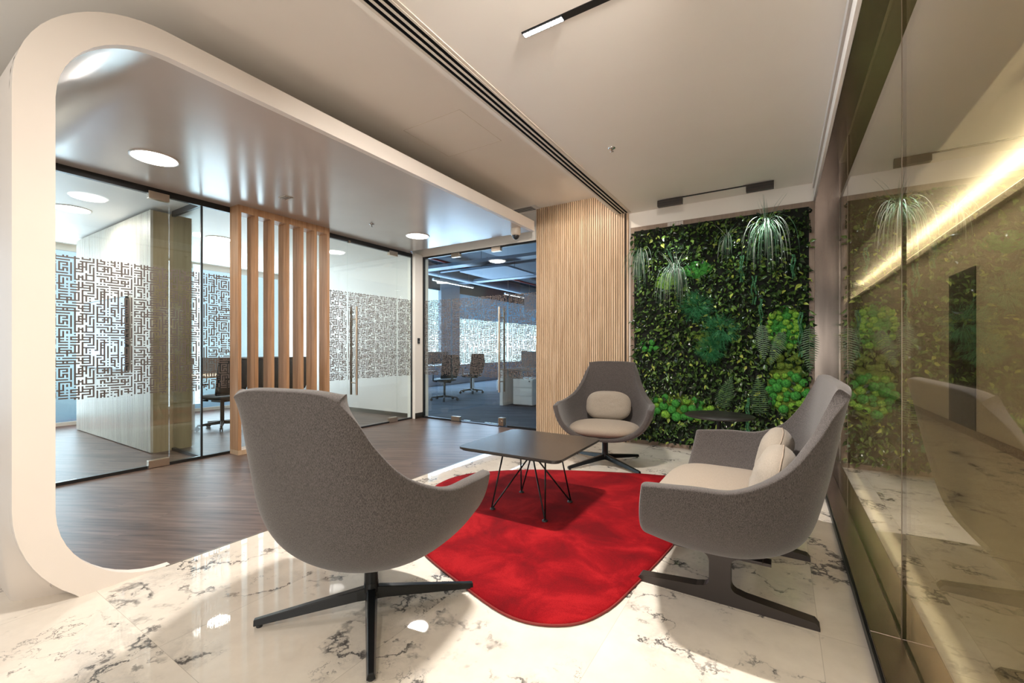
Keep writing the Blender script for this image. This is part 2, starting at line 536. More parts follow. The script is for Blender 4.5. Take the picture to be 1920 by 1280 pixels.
# ---------------------------------------------------------------- mesh builder
class MB:
    def __init__(self):
        self.v, self.f, self.s = [], [], []

    def add(self, vs, fs, smooth=False):
        k = len(self.v)
        self.v += [tuple(p) for p in vs]
        self.f += [tuple(i + k for i in f) for f in fs]
        self.s += [smooth] * len(fs)
        return self

    def box(self, a, b, mat=None):
        x0, y0, z0 = a
        x1, y1, z1 = b
        vs = [(x, y, z) for z in (z0, z1) for y in (y0, y1) for x in (x0, x1)]
        if mat:
            vs = [mat @ Vector(p) for p in vs]
        return self.add(vs, [(0, 2, 3, 1), (4, 5, 7, 6), (0, 1, 5, 4), (2, 6, 7, 3), (0, 4, 6, 2), (1, 3, 7, 5)])

    def prism(self, pts, axis, a, b, smooth=False):
        # pts: 2-D outline; extruded along axis from a to b
        def P(p, t):
            return {'x': (t, p[0], p[1]), 'y': (p[0], t, p[1]), 'z': (p[0], p[1], t)}[axis]
        n = len(pts)
        vs = [P(p, a) for p in pts] + [P(p, b) for p in pts]
        self.add(vs, [tuple(range(n))[::-1], tuple(range(n, 2 * n))])
        self.add(vs, [(i, (i + 1) % n, n + (i + 1) % n, n + i) for i in range(n)], smooth)
        return self

    def cyl(self, a, b, r0, r1=None, n=12, caps=True):
        a, b = Vector(a), Vector(b)
        r1 = r0 if r1 is None else r1
        q = (b - a).normalized().to_track_quat('Z', 'Y')
        ring = lambda c, r: [c + q @ Vector((r * math.cos(2 * PI * i / n), r * math.sin(2 * PI * i / n), 0)) for i in range(n)]
        A, B = ring(a, r0), ring(b, r1)
        self.add(A + B, [(i, (i + 1) % n, n + (i + 1) % n, n + i) for i in range(n)], True)
        if caps:
            self.add(A, [tuple(range(n))[::-1]])
            self.add(B, [tuple(range(n))])
        return self

    def tube(self, pts, r, n=8):
        pts = [Vector(p) for p in pts]
        vs = []
        ref = Vector((0, 0, 1))
        for i, p in enumerate(pts):
            d = (pts[min(i + 1, len(pts) - 1)] - pts[max(i - 1, 0)]).normalized()
            if abs(d.dot(ref)) > .95:
                ref = Vector((1, 0, 0))
            u = d.cross(ref).normalized()
            v = d.cross(u)
            rr = r[i] if isinstance(r, (list, tuple)) else r
            vs += [p + rr * (math.cos(2 * PI * k / n) * u + math.sin(2 * PI * k / n) * v) for k in range(n)]
        fs = [(j * n + k, j * n + (k + 1) % n, (j + 1) * n + (k + 1) % n, (j + 1) * n + k)
              for j in range(len(pts) - 1) for k in range(n)]
        fs += [tuple(range(n))[::-1], tuple(range((len(pts) - 1) * n, len(pts) * n))]
        return self.add(vs, fs, True)

    def lathe(self, prof, c=(0, 0, 0), n=32, smooth=True):
        vs = [(c[0] + r * math.cos(2 * PI * i / n), c[1] + r * math.sin(2 * PI * i / n), c[2] + z) for r, z in prof for i in range(n)]
        m = len(prof)
        self.add(vs, [(j * n + i, j * n + (i + 1) % n, (j + 1) * n + (i + 1) % n, (j + 1) * n + i)
                      for j in range(m - 1) for i in range(n)], smooth)
        return self

    def ball(self, c, r, n=12, m=8, fn=None, mat=None):
        vs = []
        for j in range(m + 1):
            th = PI * j / m
            for i in range(n):
                ph = 2 * PI * i / n
                d = Vector((math.sin(th) * math.cos(ph), math.sin(th) * math.sin(ph), math.cos(th)))
                k = fn(d) if fn else 1
                p = Vector((d.x * r[0] * k, d.y * r[1] * k, d.z * r[2] * k))
                if mat:
                    p = mat @ p
                vs.append(p + Vector(c))
        self.add(vs, [(j * n + i, (j + 1) * n + i, (j + 1) * n + (i + 1) % n, j * n + (i + 1) % n)
                      for j in range(m) for i in range(n)], True)
        return self

    def build(self, name, mat, parent=None, bevel=0, seg=2, kind=None):
        me = bpy.data.meshes.new(name)
        me.from_pydata(self.v, [], self.f)
        me.polygons.foreach_set('use_smooth', self.s)
        me.materials.append(M[mat])
        me.update()
        o = bpy.data.objects.new(name, me)
        col.objects.link(o)
        if parent:
            o.parent = parent
        if bevel:
            b = o.modifiers.new('bevel', 'BEVEL')
            b.width = bevel
            b.segments = seg
            b.limit_method = 'ANGLE'
            b.angle_limit = R(40)
        if kind:
            o['kind'] = kind
        return o


def tag(o, label, cat, group=None, kind=None):
    o['label'] = label
    o['category'] = cat
    if group:
        o['group'] = group
    if kind:
        o['kind'] = kind
    return o


def empty(name, loc, rz=0):
    o = bpy.data.objects.new(name, None)
    o.empty_display_size = .1
    col.objects.link(o)
    o.location = loc
    o.rotation_euler = (0, 0, rz)
    return o


def copy_tree(o, parent=None):
    c = o.copy()
    col.objects.link(c)
    c.parent = parent
    for ch in list(o.children):
        copy_tree(ch, c)
    return c


def struct(name, mb, mat, parent=None, **k):
    o = mb.build(name, mat, parent, **k)
    if not parent:
        o['kind'] = 'structure'
    return o


def sbox(name, a, b, mat, parent=None, **k):
    return struct(name, MB().box(a, b), mat, parent, **k)


def arc(cx, cy, rx, ry, a0, a1, n):
    return [(cx + rx * math.cos(R(a0 + (a1 - a0) * i / n)), cy + ry * math.sin(R(a0 + (a1 - a0) * i / n))) for i in range(n + 1)]


# ================================================================ SETTING
# floors
XP = -2.75
sbox('floor', (XP, -1.4, -.12), (2.3, 5.26, 0), 'marble')
struct('floor_entry', MB().box((-6, -1.4, -.12), (XP, .66, 0)), 'marble')
struct('floor_planks', MB().box((-6.0, .66, -.12), (XP, 5.24, 0)), 'vinyl_planks')
struct('floor_meeting', MB().box((-9.0, -2.5, -.12), (-6, 5.24, 0)), 'vinyl_planks')
sbox('floor_office', (-9.0, 5.26, -.12), (.37, 18, 0), 'office_carpet')
sbox('floor_corridor', (.37, 5.26, -.12), (2.3, 22, 0), 'marble')
sbox('trim_1', (XP - .006, .95, -.01), (XP + .006, 5.24, .0015), 'steel_dark')

# portal: thin front plate with the full loop, then canopy and side wall behind
ZT, YE = 2.82, 4.94
outer = [(YE, ZT)] + arc(.416 + .54, ZT - .54, .54, .54, 90, 180, 14) + arc(.416 + .54, .46, .54, .58, 180, 234, 10) + [(.64, -.02)]
inner = [(1.02, -.02), (.99, .001)] + arc(.965, .42, .42, .42, 268, 180, 16) + arc(.545 + .42, 2.69 - .42, .42, .42, 180, 90, 14) + [(YE, 2.69)]
# plate as strip between outer and inner, resampled
def resample(pts, n):
    L = [0]
    for a, b in zip(pts, pts[1:]):
        L.append(L[-1] + math.dist(a, b))
    out = []
    j = 0
    for i in range(n):
        t = L[-1] * i / (n - 1)
        while j < len(L) - 2 and L[j + 1] < t:
            j += 1
        k = (t - L[j]) / max(1e-9, L[j + 1] - L[j])
        out.append((pts[j][0] + (pts[j + 1][0] - pts[j][0]) * k, pts[j][1] + (pts[j + 1][1] - pts[j][1]) * k))
    return out
def ribbon(o_pts, i_pts, x0, x1):
    n = len(o_pts)
    vs = [(x, *p) for x in (x0, x1) for p in (o_pts + i_pts)]
    m = MB()
    k = 2 * n
    m.add(vs, [(j, j + 1, n + j + 1, n + j) for j in range(n - 1)])
    m.add(vs, [(k + j, k + n + j, k + n + j + 1, k + j + 1) for j in range(n - 1)])
    m.add(vs, [(j, k + j, k + j + 1, j + 1) for j in range(n - 1)], True)
    m.add(vs, [(n + j, n + j + 1, k + n + j + 1, k + n + j) for j in range(n - 1)], True)
    m.add(vs, [(0, n, k + n, k), (n - 1, k + n - 1, k + 2 * n - 1, 2 * n - 1)])
    return m
oi = list(reversed(inner))
def split_res(o, i):
    # keep the straight top exact, resample the curved rest
    return [o[0]] + resample(o[1:], 60), [i[0]] + resample(i[1:], 60)
po, pi_ = split_res(outer, oi)
struct('wall_portal', ribbon(po, pi_, XP, XP - .05), 'paint_portal')
o2 = [(YE, ZT)] + arc(.956, ZT - .54, .534, .534, 90, 180, 14) + arc(.956, .46, .534, .574, 180, 219, 8)
i2 = [(YE, 2.69)] + arc(.965, 2.27, .42, .42, 90, 180, 14) + [(.545, .5 - .06 * k) for k in range(8)] + [(.546, .06)]
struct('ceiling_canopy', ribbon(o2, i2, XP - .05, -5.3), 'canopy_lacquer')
# side of the canopy facing the entrance, painted like the portal
top3 = [(YE, ZT)] + arc(.956, ZT - .54, .54, .54, 90, 180, 14)
oc = top3 + arc(.956, .46, .54, .58, 180, 234, 10)
os_ = top3 + [(.416 + .03 * (k / 10) ** 3, .46 * (1 - k / 10) - .001) for k in range(11)]
prof = [(XP - .05, 0)] + [(XP - .05 - .18 * k / 8, 1 - .5 * (1 + math.cos(PI * k / 8))) for k in range(1, 9)] + [(-5.6, 1)]
vs_, n_ = [], len(oc)
for x_, k_ in prof:
    vs_ += [(x_, a_[0] * (1 - k_) + b_[0] * k_, a_[1] * (1 - k_) + b_[1] * k_) for a_, b_ in zip(oc, os_)]
struct('wall_portal_side', MB().add(vs_, [(r_ * n_ + q_, r_ * n_ + q_ + 1, (r_ + 1) * n_ + q_ + 1, (r_ + 1) * n_ + q_)
                                         for r_ in range(len(prof) - 1) for q_ in range(n_ - 1)], True), 'paint_portal')
# white curb where the plank floor meets the portal foot
# ceilings
sbox('ceiling', (-1.73, -1.4, 2.80), (.29, 5.235, 3.2), 'paint_cream')
sbox('ceiling_upper', (-6.5, -1.4, 3.06), (-1.73, 5.26, 3.2), 'paint_cream')
sbox('ceiling_meeting', (-9.0, -2.5, 2.69), (-5.3, 5.24, 3.0), 'paint_white')
sbox('ceiling_office', (-9.0, 5.4, 3.75), (.37, 18, 3.9), 'office_slab')
sbox('ceiling_soffit', (.29, -2.5, 2.61), (.387, 5.235, 3.2), 'bronze_sill')
sbox('trim_2', (.272, -2.5, 2.612), (.289, 5.22, 2.70), 'paint_white')
sbox('trim_3', (.265, -2.5, 2.745), (.2895, 5.22, 2.7995), 'paint_white')
# corridor behind the tinted glass
sbox('ceiling_corridor', (.40, -2.5, 2.66), (1.02, 22, 3.2), 'paint_cream')
sbox('ceiling_coffer', (1.02, -2.5, 3.0), (2.5, 22, 3.2), 'paint_cream')
sbox('wall_corridor', (2.1, -2.5, 0), (2.3, 22, 2.78), 'paint_cream')
sbox('wall_corridor_end', (.37, 21.8, 0), (2.3, 22, 3.2), 'paint_cream')
sbox('trim_4', (2.02, -2.5, 2.74), (2.1, 22, 2.82), 'paint_cream')
sbox('baseboard_corridor', (2.085, -2.5, 0), (2.1, 22, .1), 'bronze_sill')
sbox('wall_coffer', (2.3, -2.5, 2.78), (2.5, 22, 3.0), 'paint_cream')
ld = MB().box((2.11, 0, 2.80), (2.13, 21.7, 2.90)).build('led_wall_glow', 'led_warm')  # LED made taller, its glow also stands in for the lit wall band
tag(ld, 'long warm LED strip with painted wall glow in the ceiling cove behind the tinted glass', 'light strip')
# back wall (green wall + slat wall side)
sbox('wall_back', (-1.60, 5.235, 0), (.387, 5.40, 3.2), 'paint_cream')
sbox('wall_back_slats', (-2.85, 5.19, 0), (-1.60, 5.40, 3.2), 'slat_gap')
sbox('wall_office_lintel', (-5.3, 5.26, 2.66), (-2.85, 5.40, 3.2), 'paint_cream')
sbox('wall_office_divider', (.37, 5.26, 0), (.387, 22, 3.2), 'paint_cream')
sbox('wall_pillar', (-5.22, 5.09, 0), (-5.05, 5.40, 2.69), 'paint_cream')
sbox('baseboard_pillar', (-5.05, 5.09, 0), (-5.042, 5.26, .09), 'steel_dark')
sbox('wall_meeting', (-9.0, 5.12, 0), (-5.22, 5.24, 2.69), 'paint_white')
sbox('baseboard_meeting', (-9.0, 5.108, 0), (-5.24, 5.12, .07), 'steel_dark')
sbox('wall_meeting_end', (-9.1, -2.5, 0), (-5.2, -2.4, 2.69), 'paint_white')
# facade: frame with window strips
sbox('wall_facade', (-9.12, -2.5, 0), (-9.0, 5.24, .05), 'paint_white')
sbox('wall_facade_top', (-9.12, -2.5, 2.60), (-9.0, 5.24, 3.0), 'paint_white')
for i, (a, b) in enumerate(((-2.4, .2), (.26, 1.62), (1.68, 3.3), (3.36, 5.1))):
    sbox('window_%d' % (i + 1), (-9.09, a, .05), (-9.07, b, 2.60), 'sky_meeting')
    sbox('trim_%d' % (10 + i), (-9.06, b, .05), (-8.99, b + .06, 2.60), 'paint_white')
sbox('wall_facade_office', (-9.12, 5.4, 0), (-9.0, 18, .62), 'office_wall')
sbox('wall_facade_office_top', (-9.12, 5.4, 2.95), (-9.0, 18, 3.9), 'office_slab')
sbox('window_5', (-9.09, 5.4, .62), (-9.07, 10.15, 2.95), 'sky_office')
sbox('wall_column', (-9.12, 10.15, .0), (-8.95, 11.06, 3.75), 'office_wall')
sbox('window_6', (-9.09, 11.06, .62), (-9.07, 18, 2.95), 'sky_office')
sbox('wall_blind', (-9.03, 11.06, 2.14), (-9.025, 17.9, 2.95), 'blind_cloth')
sbox('wall_office_end', (-9.0, 17.9, 0), (.37, 18, 3.9), 'office_wall')


# ---------------------------------------------------------------- lettered film
TILE = [4410892751645674, 2439440668731432, 3285248915713002, 2298711770310698, 3289373634194154, 3000060434579490, 4133659865709306, 44126493999778, 4407113165040299, 11690942925472, 4481206657460910, 2298675766929576, 3007156517071850, 2990671627585536, 2826563812829946, 2817507136113160, 4150652082846441, 2289775914517128, 4151733273553642, 2254044068979234, 4432108801686058, 561164984866, 4431713560822504, 11547726841856, 4410135672318972, 2263484987910146, 4480139084212858, 2439404700871210, 4502122863963115, 141287949379592, 4116541385468669, 43117979656, 3376578381474810, 2794019497986, 4499178947013563, 713078935790122, 4502477481896943, 8806966886954, 4444221619301055, 9485437503496]
TB = [[(r >> (51 - c)) & 1 for c in range(52)] for r in TILE]
CH, CV, ZF0 = .615 / 52, .01127, 1.875


def film(parent, axis, plane, t0, t1, name='lettered_film', phase=1.03, side=1):
    """kufic strokes between t0 and t1 along the wall, z .70 to 1.93"""
    m = MB()
    d = .0006 * side
    for r in range(-5, 104):
        z1 = ZF0 - r * CV + CV / 2
        z0 = z1 - CV
        row = TB[r % 40]
        c0, c1 = math.ceil((t0 - phase) / CH), math.floor((t1 - phase) / CH) - 1
        c = c0
        while c <= c1:
            if row[c % 52]:
                e = c
                while e + 1 <= c1 and row[(e + 1) % 52]:
                    e += 1
                a, b = phase + c * CH, phase + (e + 1) * CH
                if axis == 'y':
                    vs = [(plane + d, a, z0), (plane + d, b, z0), (plane + d, b, z1), (plane + d, a, z1)]
                else:
                    vs = [(a, plane - d, z0), (b, plane - d, z0), (b, plane - d, z1), (a, plane - d, z1)]
                m.add(vs, [(0, 1, 2, 3)])
                c = e + 1
            else:
                c += 1
    return m.build(name, 'film', parent)


XG, ZG = -5.12, 2.66
GT = .012


def pane_y(name, y0, y1, z0=.03, z1=ZG - .025, mat='clear_glass', X=XG, do_film=True):
    g = sbox(name, (X - GT, y0 + .002, z0), (X, y1 - .002, z1), mat)
    if do_film:
        film(g, 'y', X, y0 + .004, y1 - .004)
    return g


def pane_x(name, x0, x1, z0=.03, z1=ZG - .025, Y=5.28):
    g = sbox(name, (x0 + .002, Y, z0), (x1 - .002, Y + GT, z1), 'clear_glass')
    film(g, 'x', Y, x0 + .004, x1 - .004, phase=-5.02)
    return g


# left glass wall of the meeting room
d1 = pane_y('door_1', .56, 1.80)
MB().box((XG - .03, 1.63, .004), (XG + .022, 1.795, .075)).build('patch_fitting', 'steel', d1, bevel=.002)
MB().box((XG - .03, 1.63, 2.585), (XG + .022, 1.795, 2.655)).build('patch_fitting', 'steel', d1, bevel=.002)
g = pane_y('window_7', 1.80, 2.07)
g = pane_y('window_8', 2.09, 2.40)
g = pane_y('window_9', 2.40, 3.53, do_film=False)
g = pane_y('window_10', 3.55, 3.86)
d2 = pane_y('door_2', 3.86, 4.77)
MB().box((XG - .03, 4.60, .004), (XG + .022, 4.765, .075)).build('patch_fitting', 'steel', d2, bevel=.002)
MB().box((XG - .03, 4.60, 2.585), (XG + .022, 4.765, 2.655)).build('patch_fitting', 'steel', d2, bevel=.002)
MB().box((XG - .02, 3.865, 2.62), (XG + .015, 3.90, 2.655)).build('pivot', 'steel_dark', d2, bevel=.002)
for s, mt in ((1, 'steel'), (-1, 'steel_dark')):
    xx = XG + (.055 if s > 0 else -.067)
    h = MB().cyl((xx, 3.967, .49), (xx, 3.967, 1.735), .016, n=16).build('pull_handle', mt, d2)
    for z in (.66, 1.56):
        MB().cyl((XG - (0 if s > 0 else .012), 3.967, z), (xx, 3.967, z), .009).build('standoff', 'steel', h)
g = pane_y('window_11', 4.77, 5.08)
# black profiles of the left glass wall
sbox('trim_20', (XG - .03, .56, ZG - .03), (XG + .012, 2.40, ZG + .03), 'black_profile')
sbox('trim_21', (XG - .03, .56, 0), (XG + .012, 1.625, .028), 'black_profile')
sbox('trim_22', (XG - .03, 1.80, 0), (XG + .012, 2.40, .028), 'black_profile')
sbox('trim_23', (XG - .03, 3.53, ZG - .03), (XG + .012, 5.09, ZG + .03), 'black_profile')
sbox('trim_24', (XG - .03, 3.53, 0), (XG + .012, 5.09, .022), 'black_profile')
sbox('trim_25', (XG - .016, 2.072, 0), (XG + .004, 2.088, ZG), 'black_profile')
sbox('trim_26', (XG - .02, 5.08, 0), (XG + .01, 5.095, ZG), 'black_profile')
# side partition from the left glass wall to the screen wall
g = sbox('window_12', (-5.80, 2.075, .03), (XG - .03, 2.085, ZG - .03), 'clear_glass')
sbox('trim_27', (-5.81, 2.065, 0), (XG - .03, 2.095, .03), 'black_profile')
sbox('trim_28', (-5.81, 2.065, ZG - .03), (XG - .03, 2.095, ZG + .03), 'black_profile')
# office front
pane_x('window_13', -5.03, -4.44)
d3 = pane_x('door_3', -4.44, -3.38)
MB().box((-4.435, 5.262, .004), (-4.27, 5.315, .075)).build('patch_fitting', 'steel', d3, bevel=.002)
MB().box((-4.435, 5.262, 2.585), (-4.27, 5.315, 2.65)).build('patch_fitting', 'steel', d3, bevel=.002)
MB().box((-3.66, 5.262, 2.585), (-3.50, 5.315, 2.65)).build('patch_fitting', 'steel', d3, bevel=.002)
lk = MB().box((-3.52, 5.235, .012), (-3.43, 5.315, .13)).build('floor_lock', 'steel', d3, bevel=.006)
MB().cyl((-3.475, 5.225, .075), (-3.475, 5.24, .075), .022, n=16).build('lock_cylinder', 'chrome', lk)
for s, mt in ((1, 'steel'), (-1, 'steel_dark')):
    yy = 5.28 - .06 if s > 0 else 5.292 + .06
    h = MB().cyl((-3.49, yy, .504), (-3.49, yy, 1.756), .016, n=16).build('pull_handle', mt, d3)
    for z in (.66, 1.60):
        MB().cyl((-3.49, 5.28 if s > 0 else 5.292, z), (-3.49, yy, z), .009).build('standoff', 'steel', h)
pane_x('window_14', -3.38, -2.86)
sbox('trim_30', (-5.05, 5.265, ZG - .03), (-2.85, 5.31, ZG), 'black_profile')
sbox('trim_31', (-5.05, 5.265, 0), (-4.44, 5.31, .022), 'black_profile')
sbox('trim_32', (-4.26, 5.265, 0), (-3.53, 5.31, .010), 'black_profile')
sbox('trim_33', (-3.38, 5.265, 0), (-2.85, 5.31, .022), 'black_profile')
sbox('trim_34', (-5.05, 5.265, 0), (-5.03, 5.31, ZG), 'black_profile')

# tinted glass wall on the right
XR = .387
for i, (a, b) in enumerate(((3.72, 4.25), (2.16, 3.72), (.62, 2.16), (-1.0, .62))):
    sbox('window_%d' % (15 + i), (XR, a + .002, .05), (XR + .012, b - .002, 2.61), 'bronze_glass')
sbox('wall_right_panel', (XR, 4.25, .05), (XR + .03, 5.235, 2.61), 'bronze_panel')
sbox('wall_right_return', (.284, 5.222, .05), (XR, 5.235, 2.61), 'bronze_panel')
for i, (a, b) in enumerate(((-1, 2.159), (2.161, 5.222))):
    sbox('trim_%d' % (40 + i), (.293, a, 0), (XR, b, .05), 'bronze_sill', bevel=.002)
    sbox('trim_%d' % (42 + i), (XR + .012, a, 0), (XR + .10, b, .05), 'bronze_sill', bevel=.002)
sbox('trim_44', (.285, -1, 0), (.2925, 5.222, .035), 'black_profile')
for i, y in enumerate((3.72, 2.16, .62)):
    sbox('trim_%d' % (46 + i), (XR - .001, y - .0025, .05), (XR + .013, y + .0025, 2.61), 'steel_dark')
d4 = sbox('door_4', (2.088, 7.75, 0), (2.0995, 8.75, 2.2), 'plastic_black')
pp = MB().box((XR - .014, 3.60, .98), (XR - .001, 3.70, 1.0)).build('glass_clip', 'black_profile')
tag(pp, 'tiny black clip on the tinted glass wall beside the bronze column', 'clip')

# oak battens wall next to the slats: sub-divided slat wall
sm = MB()
nsl, x0, x1 = 43, -2.845, -1.612
pt = (x1 - x0) / nsl
for i in range(nsl):
    sm.box((x0 + i * pt, 5.172, 0), (x0 + i * pt + pt * .68, 5.19, 3.06))
sbox('trim_50', (-1.60, 5.192, 0), (-1.582, 5.208, 2.80), 'oak_light')  # return slats at the right end of the slat panelling
sbox('trim_51', (-1.60, 5.216, 0), (-1.582, 5.232, 2.80), 'oak_light')
sl = sm.build('slat_panelling', 'oak_light')
tag(sl, 'tall wall panelling of narrow light oak slats between glass office door and green wall', 'wall panelling')

# ================================================================ CEILING FITTINGS
# air diffuser
df = empty('linear_air_diffuser', (-1.617, 2.4, 2.80))
tag(df, 'long linear ceiling air diffuser with three dark slots', 'air diffuser')
yA, yB = -3.7, 2.77
MB().box((-.078, yA, -.004), (-.060, yB, .0)).build('frame', 'paint_shadow_gap', df)
MB().box((.042, yA, -.004), (.078, yB, .0)).build('frame', 'paint_shadow_gap', df)
for k in range(3):
    xa = -.058 + k * .039
    MB().box((xa, yA, -.0045), (xa + .022, yB, .0)).build('slot', 'slot_black', df)
    MB().box((xa + .022, yA, -.006), (xa + .036, yB, 0)).build('blade', 'paint_shadow_gap', df)


def downlight(name, x, y, z, label, r=.15):
    e = empty(name, (x, y, z))
    tag(e, label, 'ceiling lamp')
    MB().lathe([(r + .012, 0), (r + .012, -.006), (r, -.008)], n=40).build('rim', 'lamp_ring', e)
    MB().lathe([(0.0001, -.007), (r, -.007)], n=40).build('diffuser', 'lamp_diffuser', e)
    return e
downlight('round_downlight', -4.3, 1.413, 2.69, 'round glowing ceiling lamp above the plank floor, nearest in the canopy')
downlight('round_downlight', -4.226, 4.308, 2.69, 'round glowing ceiling lamp near the far end of the canopy')
downlight('round_downlight', -6.636, 1.442, 2.69, 'round lamp inside the meeting room above the screen wall')
downlight('round_downlight', -6.69, 2.93, 2.69, 'round lamp inside the meeting room just left of the wooden fins')


def sprinkler(x, y, z, label):
    e = empty('sprinkler', (x, y, z))
    tag(e, label, 'sprinkler')
    MB().lathe([(.03, 0), (.032, -.004), (.022, -.010), (.010, -.014), (.0001, -.014)], n=20).build('escutcheon', 'chrome', e)
    MB().cyl((0, 0, -.012), (0, 0, -.030), .006).build('head', 'steel_dark', e)
    MB().lathe([(.0001, -.030), (.014, -.031), (.014, -.033), (.0001, -.034)], n=16).build('deflector', 'chrome', e)
sprinkler(-1.182, 3.436, 2.80, 'chrome sprinkler head on the flat lounge ceiling')
sprinkler(-4.309, 3.598, 2.69, 'small sprinkler head under the glossy canopy')

cv = MB()
cv.box((-.06, -.045, -.006), (.06, .045, 0))
o = cv.build('ceiling_vent', 'plastic_grey')  # small louvred vent in the canopy
o.location = (-4.29, 2.495, 2.69)
for k in range(3):
    MB().box((-.05, -.035 + k * .025, -.009), (.05, -.022 + k * .025, -.006)).build('louvre', 'steel_dark', o)
tag(o, 'small rectangular vent set in the glossy canopy above the wooden fins', 'vent')

dc = empty('security_camera', (-2.90, 4.72, 2.69))
tag(dc, 'beige dome security camera hanging under the canopy end', 'security camera')
MB().lathe([(.062, 0), (.066, -.02), (.064, -.075), (.055, -.088), (.045, -.09)], n=28).build('housing', 'plastic_grey', dc)
MB().lathe([(.045, -.088), (.046, -.10), (.034, -.125), (.016, -.138), (.0001, -.14)], n=28).build('dome', 'plastic_black', dc)

gr = empty('ceiling_grille', (-3.02, 5.10, 3.06))
tag(gr, 'slotted air grille in the upper ceiling above the office door', 'air grille')
MB().box((-.28, -.09, -.006), (.24, .10, 0)).build('frame', 'paint_white', gr)
for k in range(4):
    MB().box((-.25, -.065 + k * .038, -.0075), (.17, -.042 + k * .038, -.006)).build('slot', 'black_profile', gr)

hb = MB()
hx, hy, q, e = (-2.81, -2.18), (2.69, 3.30), .004, .0015
hb.box((hx[0], hy[0], 3.06 - e), (hx[1], hy[0] + q, 3.06))
hb.box((hx[0], hy[1] - q, 3.06 - e), (hx[1], hy[1], 3.06))
hb.box((hx[0], hy[0], 3.06 - e), (hx[0] + q, hy[1], 3.06))
hb.box((hx[1] - q, hy[0], 3.06 - e), (hx[1], hy[1], 3.06))
o = hb.build('access_hatch', 'paint_shadow_gap')
tag(o, 'flush square access hatch outlined in the upper ceiling', 'hatch')

# recessed track with lit module
tr = empty('recessed_track_light', (-.6, 1.95, 2.80))
tag(tr, 'recessed black ceiling track with one lit row of small LED cells', 'track light')
MB().box((-.55, -.022, -.003), (1.0, .022, 0)).build('channel', 'black_metal', tr)
mo = MB().box((-.55, -.019, -.008), (-.32, .019, -.003)).build('lit_module', 'black_metal', tr)
for k in range(12):
    MB().box((-.545 + k * .0188, -.013, -.010), (-.531 + k * .0188, .013, -.008)).build('led_cell', 'led_cell', mo)
# surface track by green wall
tr = empty('track_light', (-.61, 4.95, 2.80))
tag(tr, 'thin black ceiling track carrying two rectangular spot heads by the green wall', 'track light')
MB().box((-.56, -.008, -.010), (.55, .008, 0)).build('track', 'black_metal', tr)
for a, b in ((-.56, -.30), (.31, .55)):
    hd = MB().box((a, -.03, -.075), (b, .03, -.010)).build('spot_head', 'sofa_leg_metal', tr, bevel=.002)
    MB().box((a, -.0315, -.046), (b, -.0305, -.040)).build('seam', 'black_profile', hd)

# round diffuser in corridor ceiling
rd = empty('round_air_diffuser', (1.62, 4.30, 3.0))
tag(rd, 'round ringed ceiling air diffuser seen behind the tinted glass', 'air diffuser')
for k in range(5):
    r_ = .04 + k * .04
    MB().lathe([(r_, -.001), (r_ + .012, -.016), (r_ + .026, -.012), (r_ + .020, -.001)], n=36).build('ring', 'paint_white', rd)

# card reader
cr = MB().box((-.006, -.022, -.045), (.012, .022, .045)).build('card_reader', 'plastic_black', bevel=.003)
cr.location = (-5.044, 5.165, 1.27)
MB().box((.012, -.008, -.02), (.0135, .008, -.004)).build('button', 'screen_grey', cr)
tag(cr, 'small black card reader on the pillar between glass walls', 'card reader')

# ================================================================ OAK FINS
fx = empty('fin_screen', (-5.0, 2.9, 0))
tag(fx, 'tall screen of seven vertical oak fins in front of the meeting room glass', 'screen')
fx0, fx1 = -.105, .07
ys = [2.343 + .178 * k for k in range(7)]
FT = .034
for y in ys:
    MB().box((fx0, y - 2.9, .05), (fx1, y - 2.9 + FT, ZG - .045)).build('fin', 'oak', fx, bevel=.001)
MB().box((fx0, ys[0] - 2.9, 0), (fx1, ys[-1] + FT - 2.9, .05)).build('bottom_rail', 'oak_light', fx, bevel=.001)
MB().box((fx0, ys[0] - 2.9, ZG - .045), (fx1, ys[-1] + FT - 2.9, 2.69)).build('top_rail', 'oak', fx, bevel=.001)

# ================================================================ SEATS
def cat(p, t):
    """Catmull-Rom through list of vectors, t in 0..len-1"""
    n = len(p)
    i = min(int(t), n - 2)
    u = t - i
    P = lambda k: p[max(0, min(n - 1, k))] if 0 <= k < n else (2 * p[0] - p[1] if k < 0 else 2 * p[-1] - p[-2])
    a, b, c, d = P(i - 1), P(i), P(i + 1), P(i + 2)
    return .5 * ((2 * b) + (c - a) * u + (2 * a - 5 * b + 4 * c - d) * u * u + (3 * b - a - 3 * c + d) * u ** 3)


def bez(a, b, c, d, t):
    s = 1 - t
    return a * s ** 3 + b * 3 * s * s * t + c * 3 * s * t * t + d * t ** 3


V = Vector
ST = [  # spine, A, B, rim
    (V((0, .31, .275)), V((.22, .31, .268)), V((.42, .31, .31)), V((.468, .262, .585))),
    (V((0, .12, .240)), V((.25, .12, .232)), V((.46, .10, .31)), V((.480, .06, .605))),
    (V((0, -.13, .240)), V((.25, -.13, .238)), V((.45, -.13, .34)), V((.455, -.10, .612))),
    (V((0, -.31, .330)), V((.21, -.32, .335)), V((.37, -.30, .43)), V((.378, -.250, .685))),
    (V((0, -.395, .56)), V((.16, -.395, .56)), V((.300, -.380, .62)), V((.318, -.345, .800))),
    (V((0, -.435, .79)), V((.13, -.435, .79)), V((.250, -.43, .80)), V((.284, -.402, .900))),
    (V((0, -.47, 1.005)), V((.12, -.47, 1.005)), V((.205, -.468, 1.005)), V((.248, -.457, .972))),
]


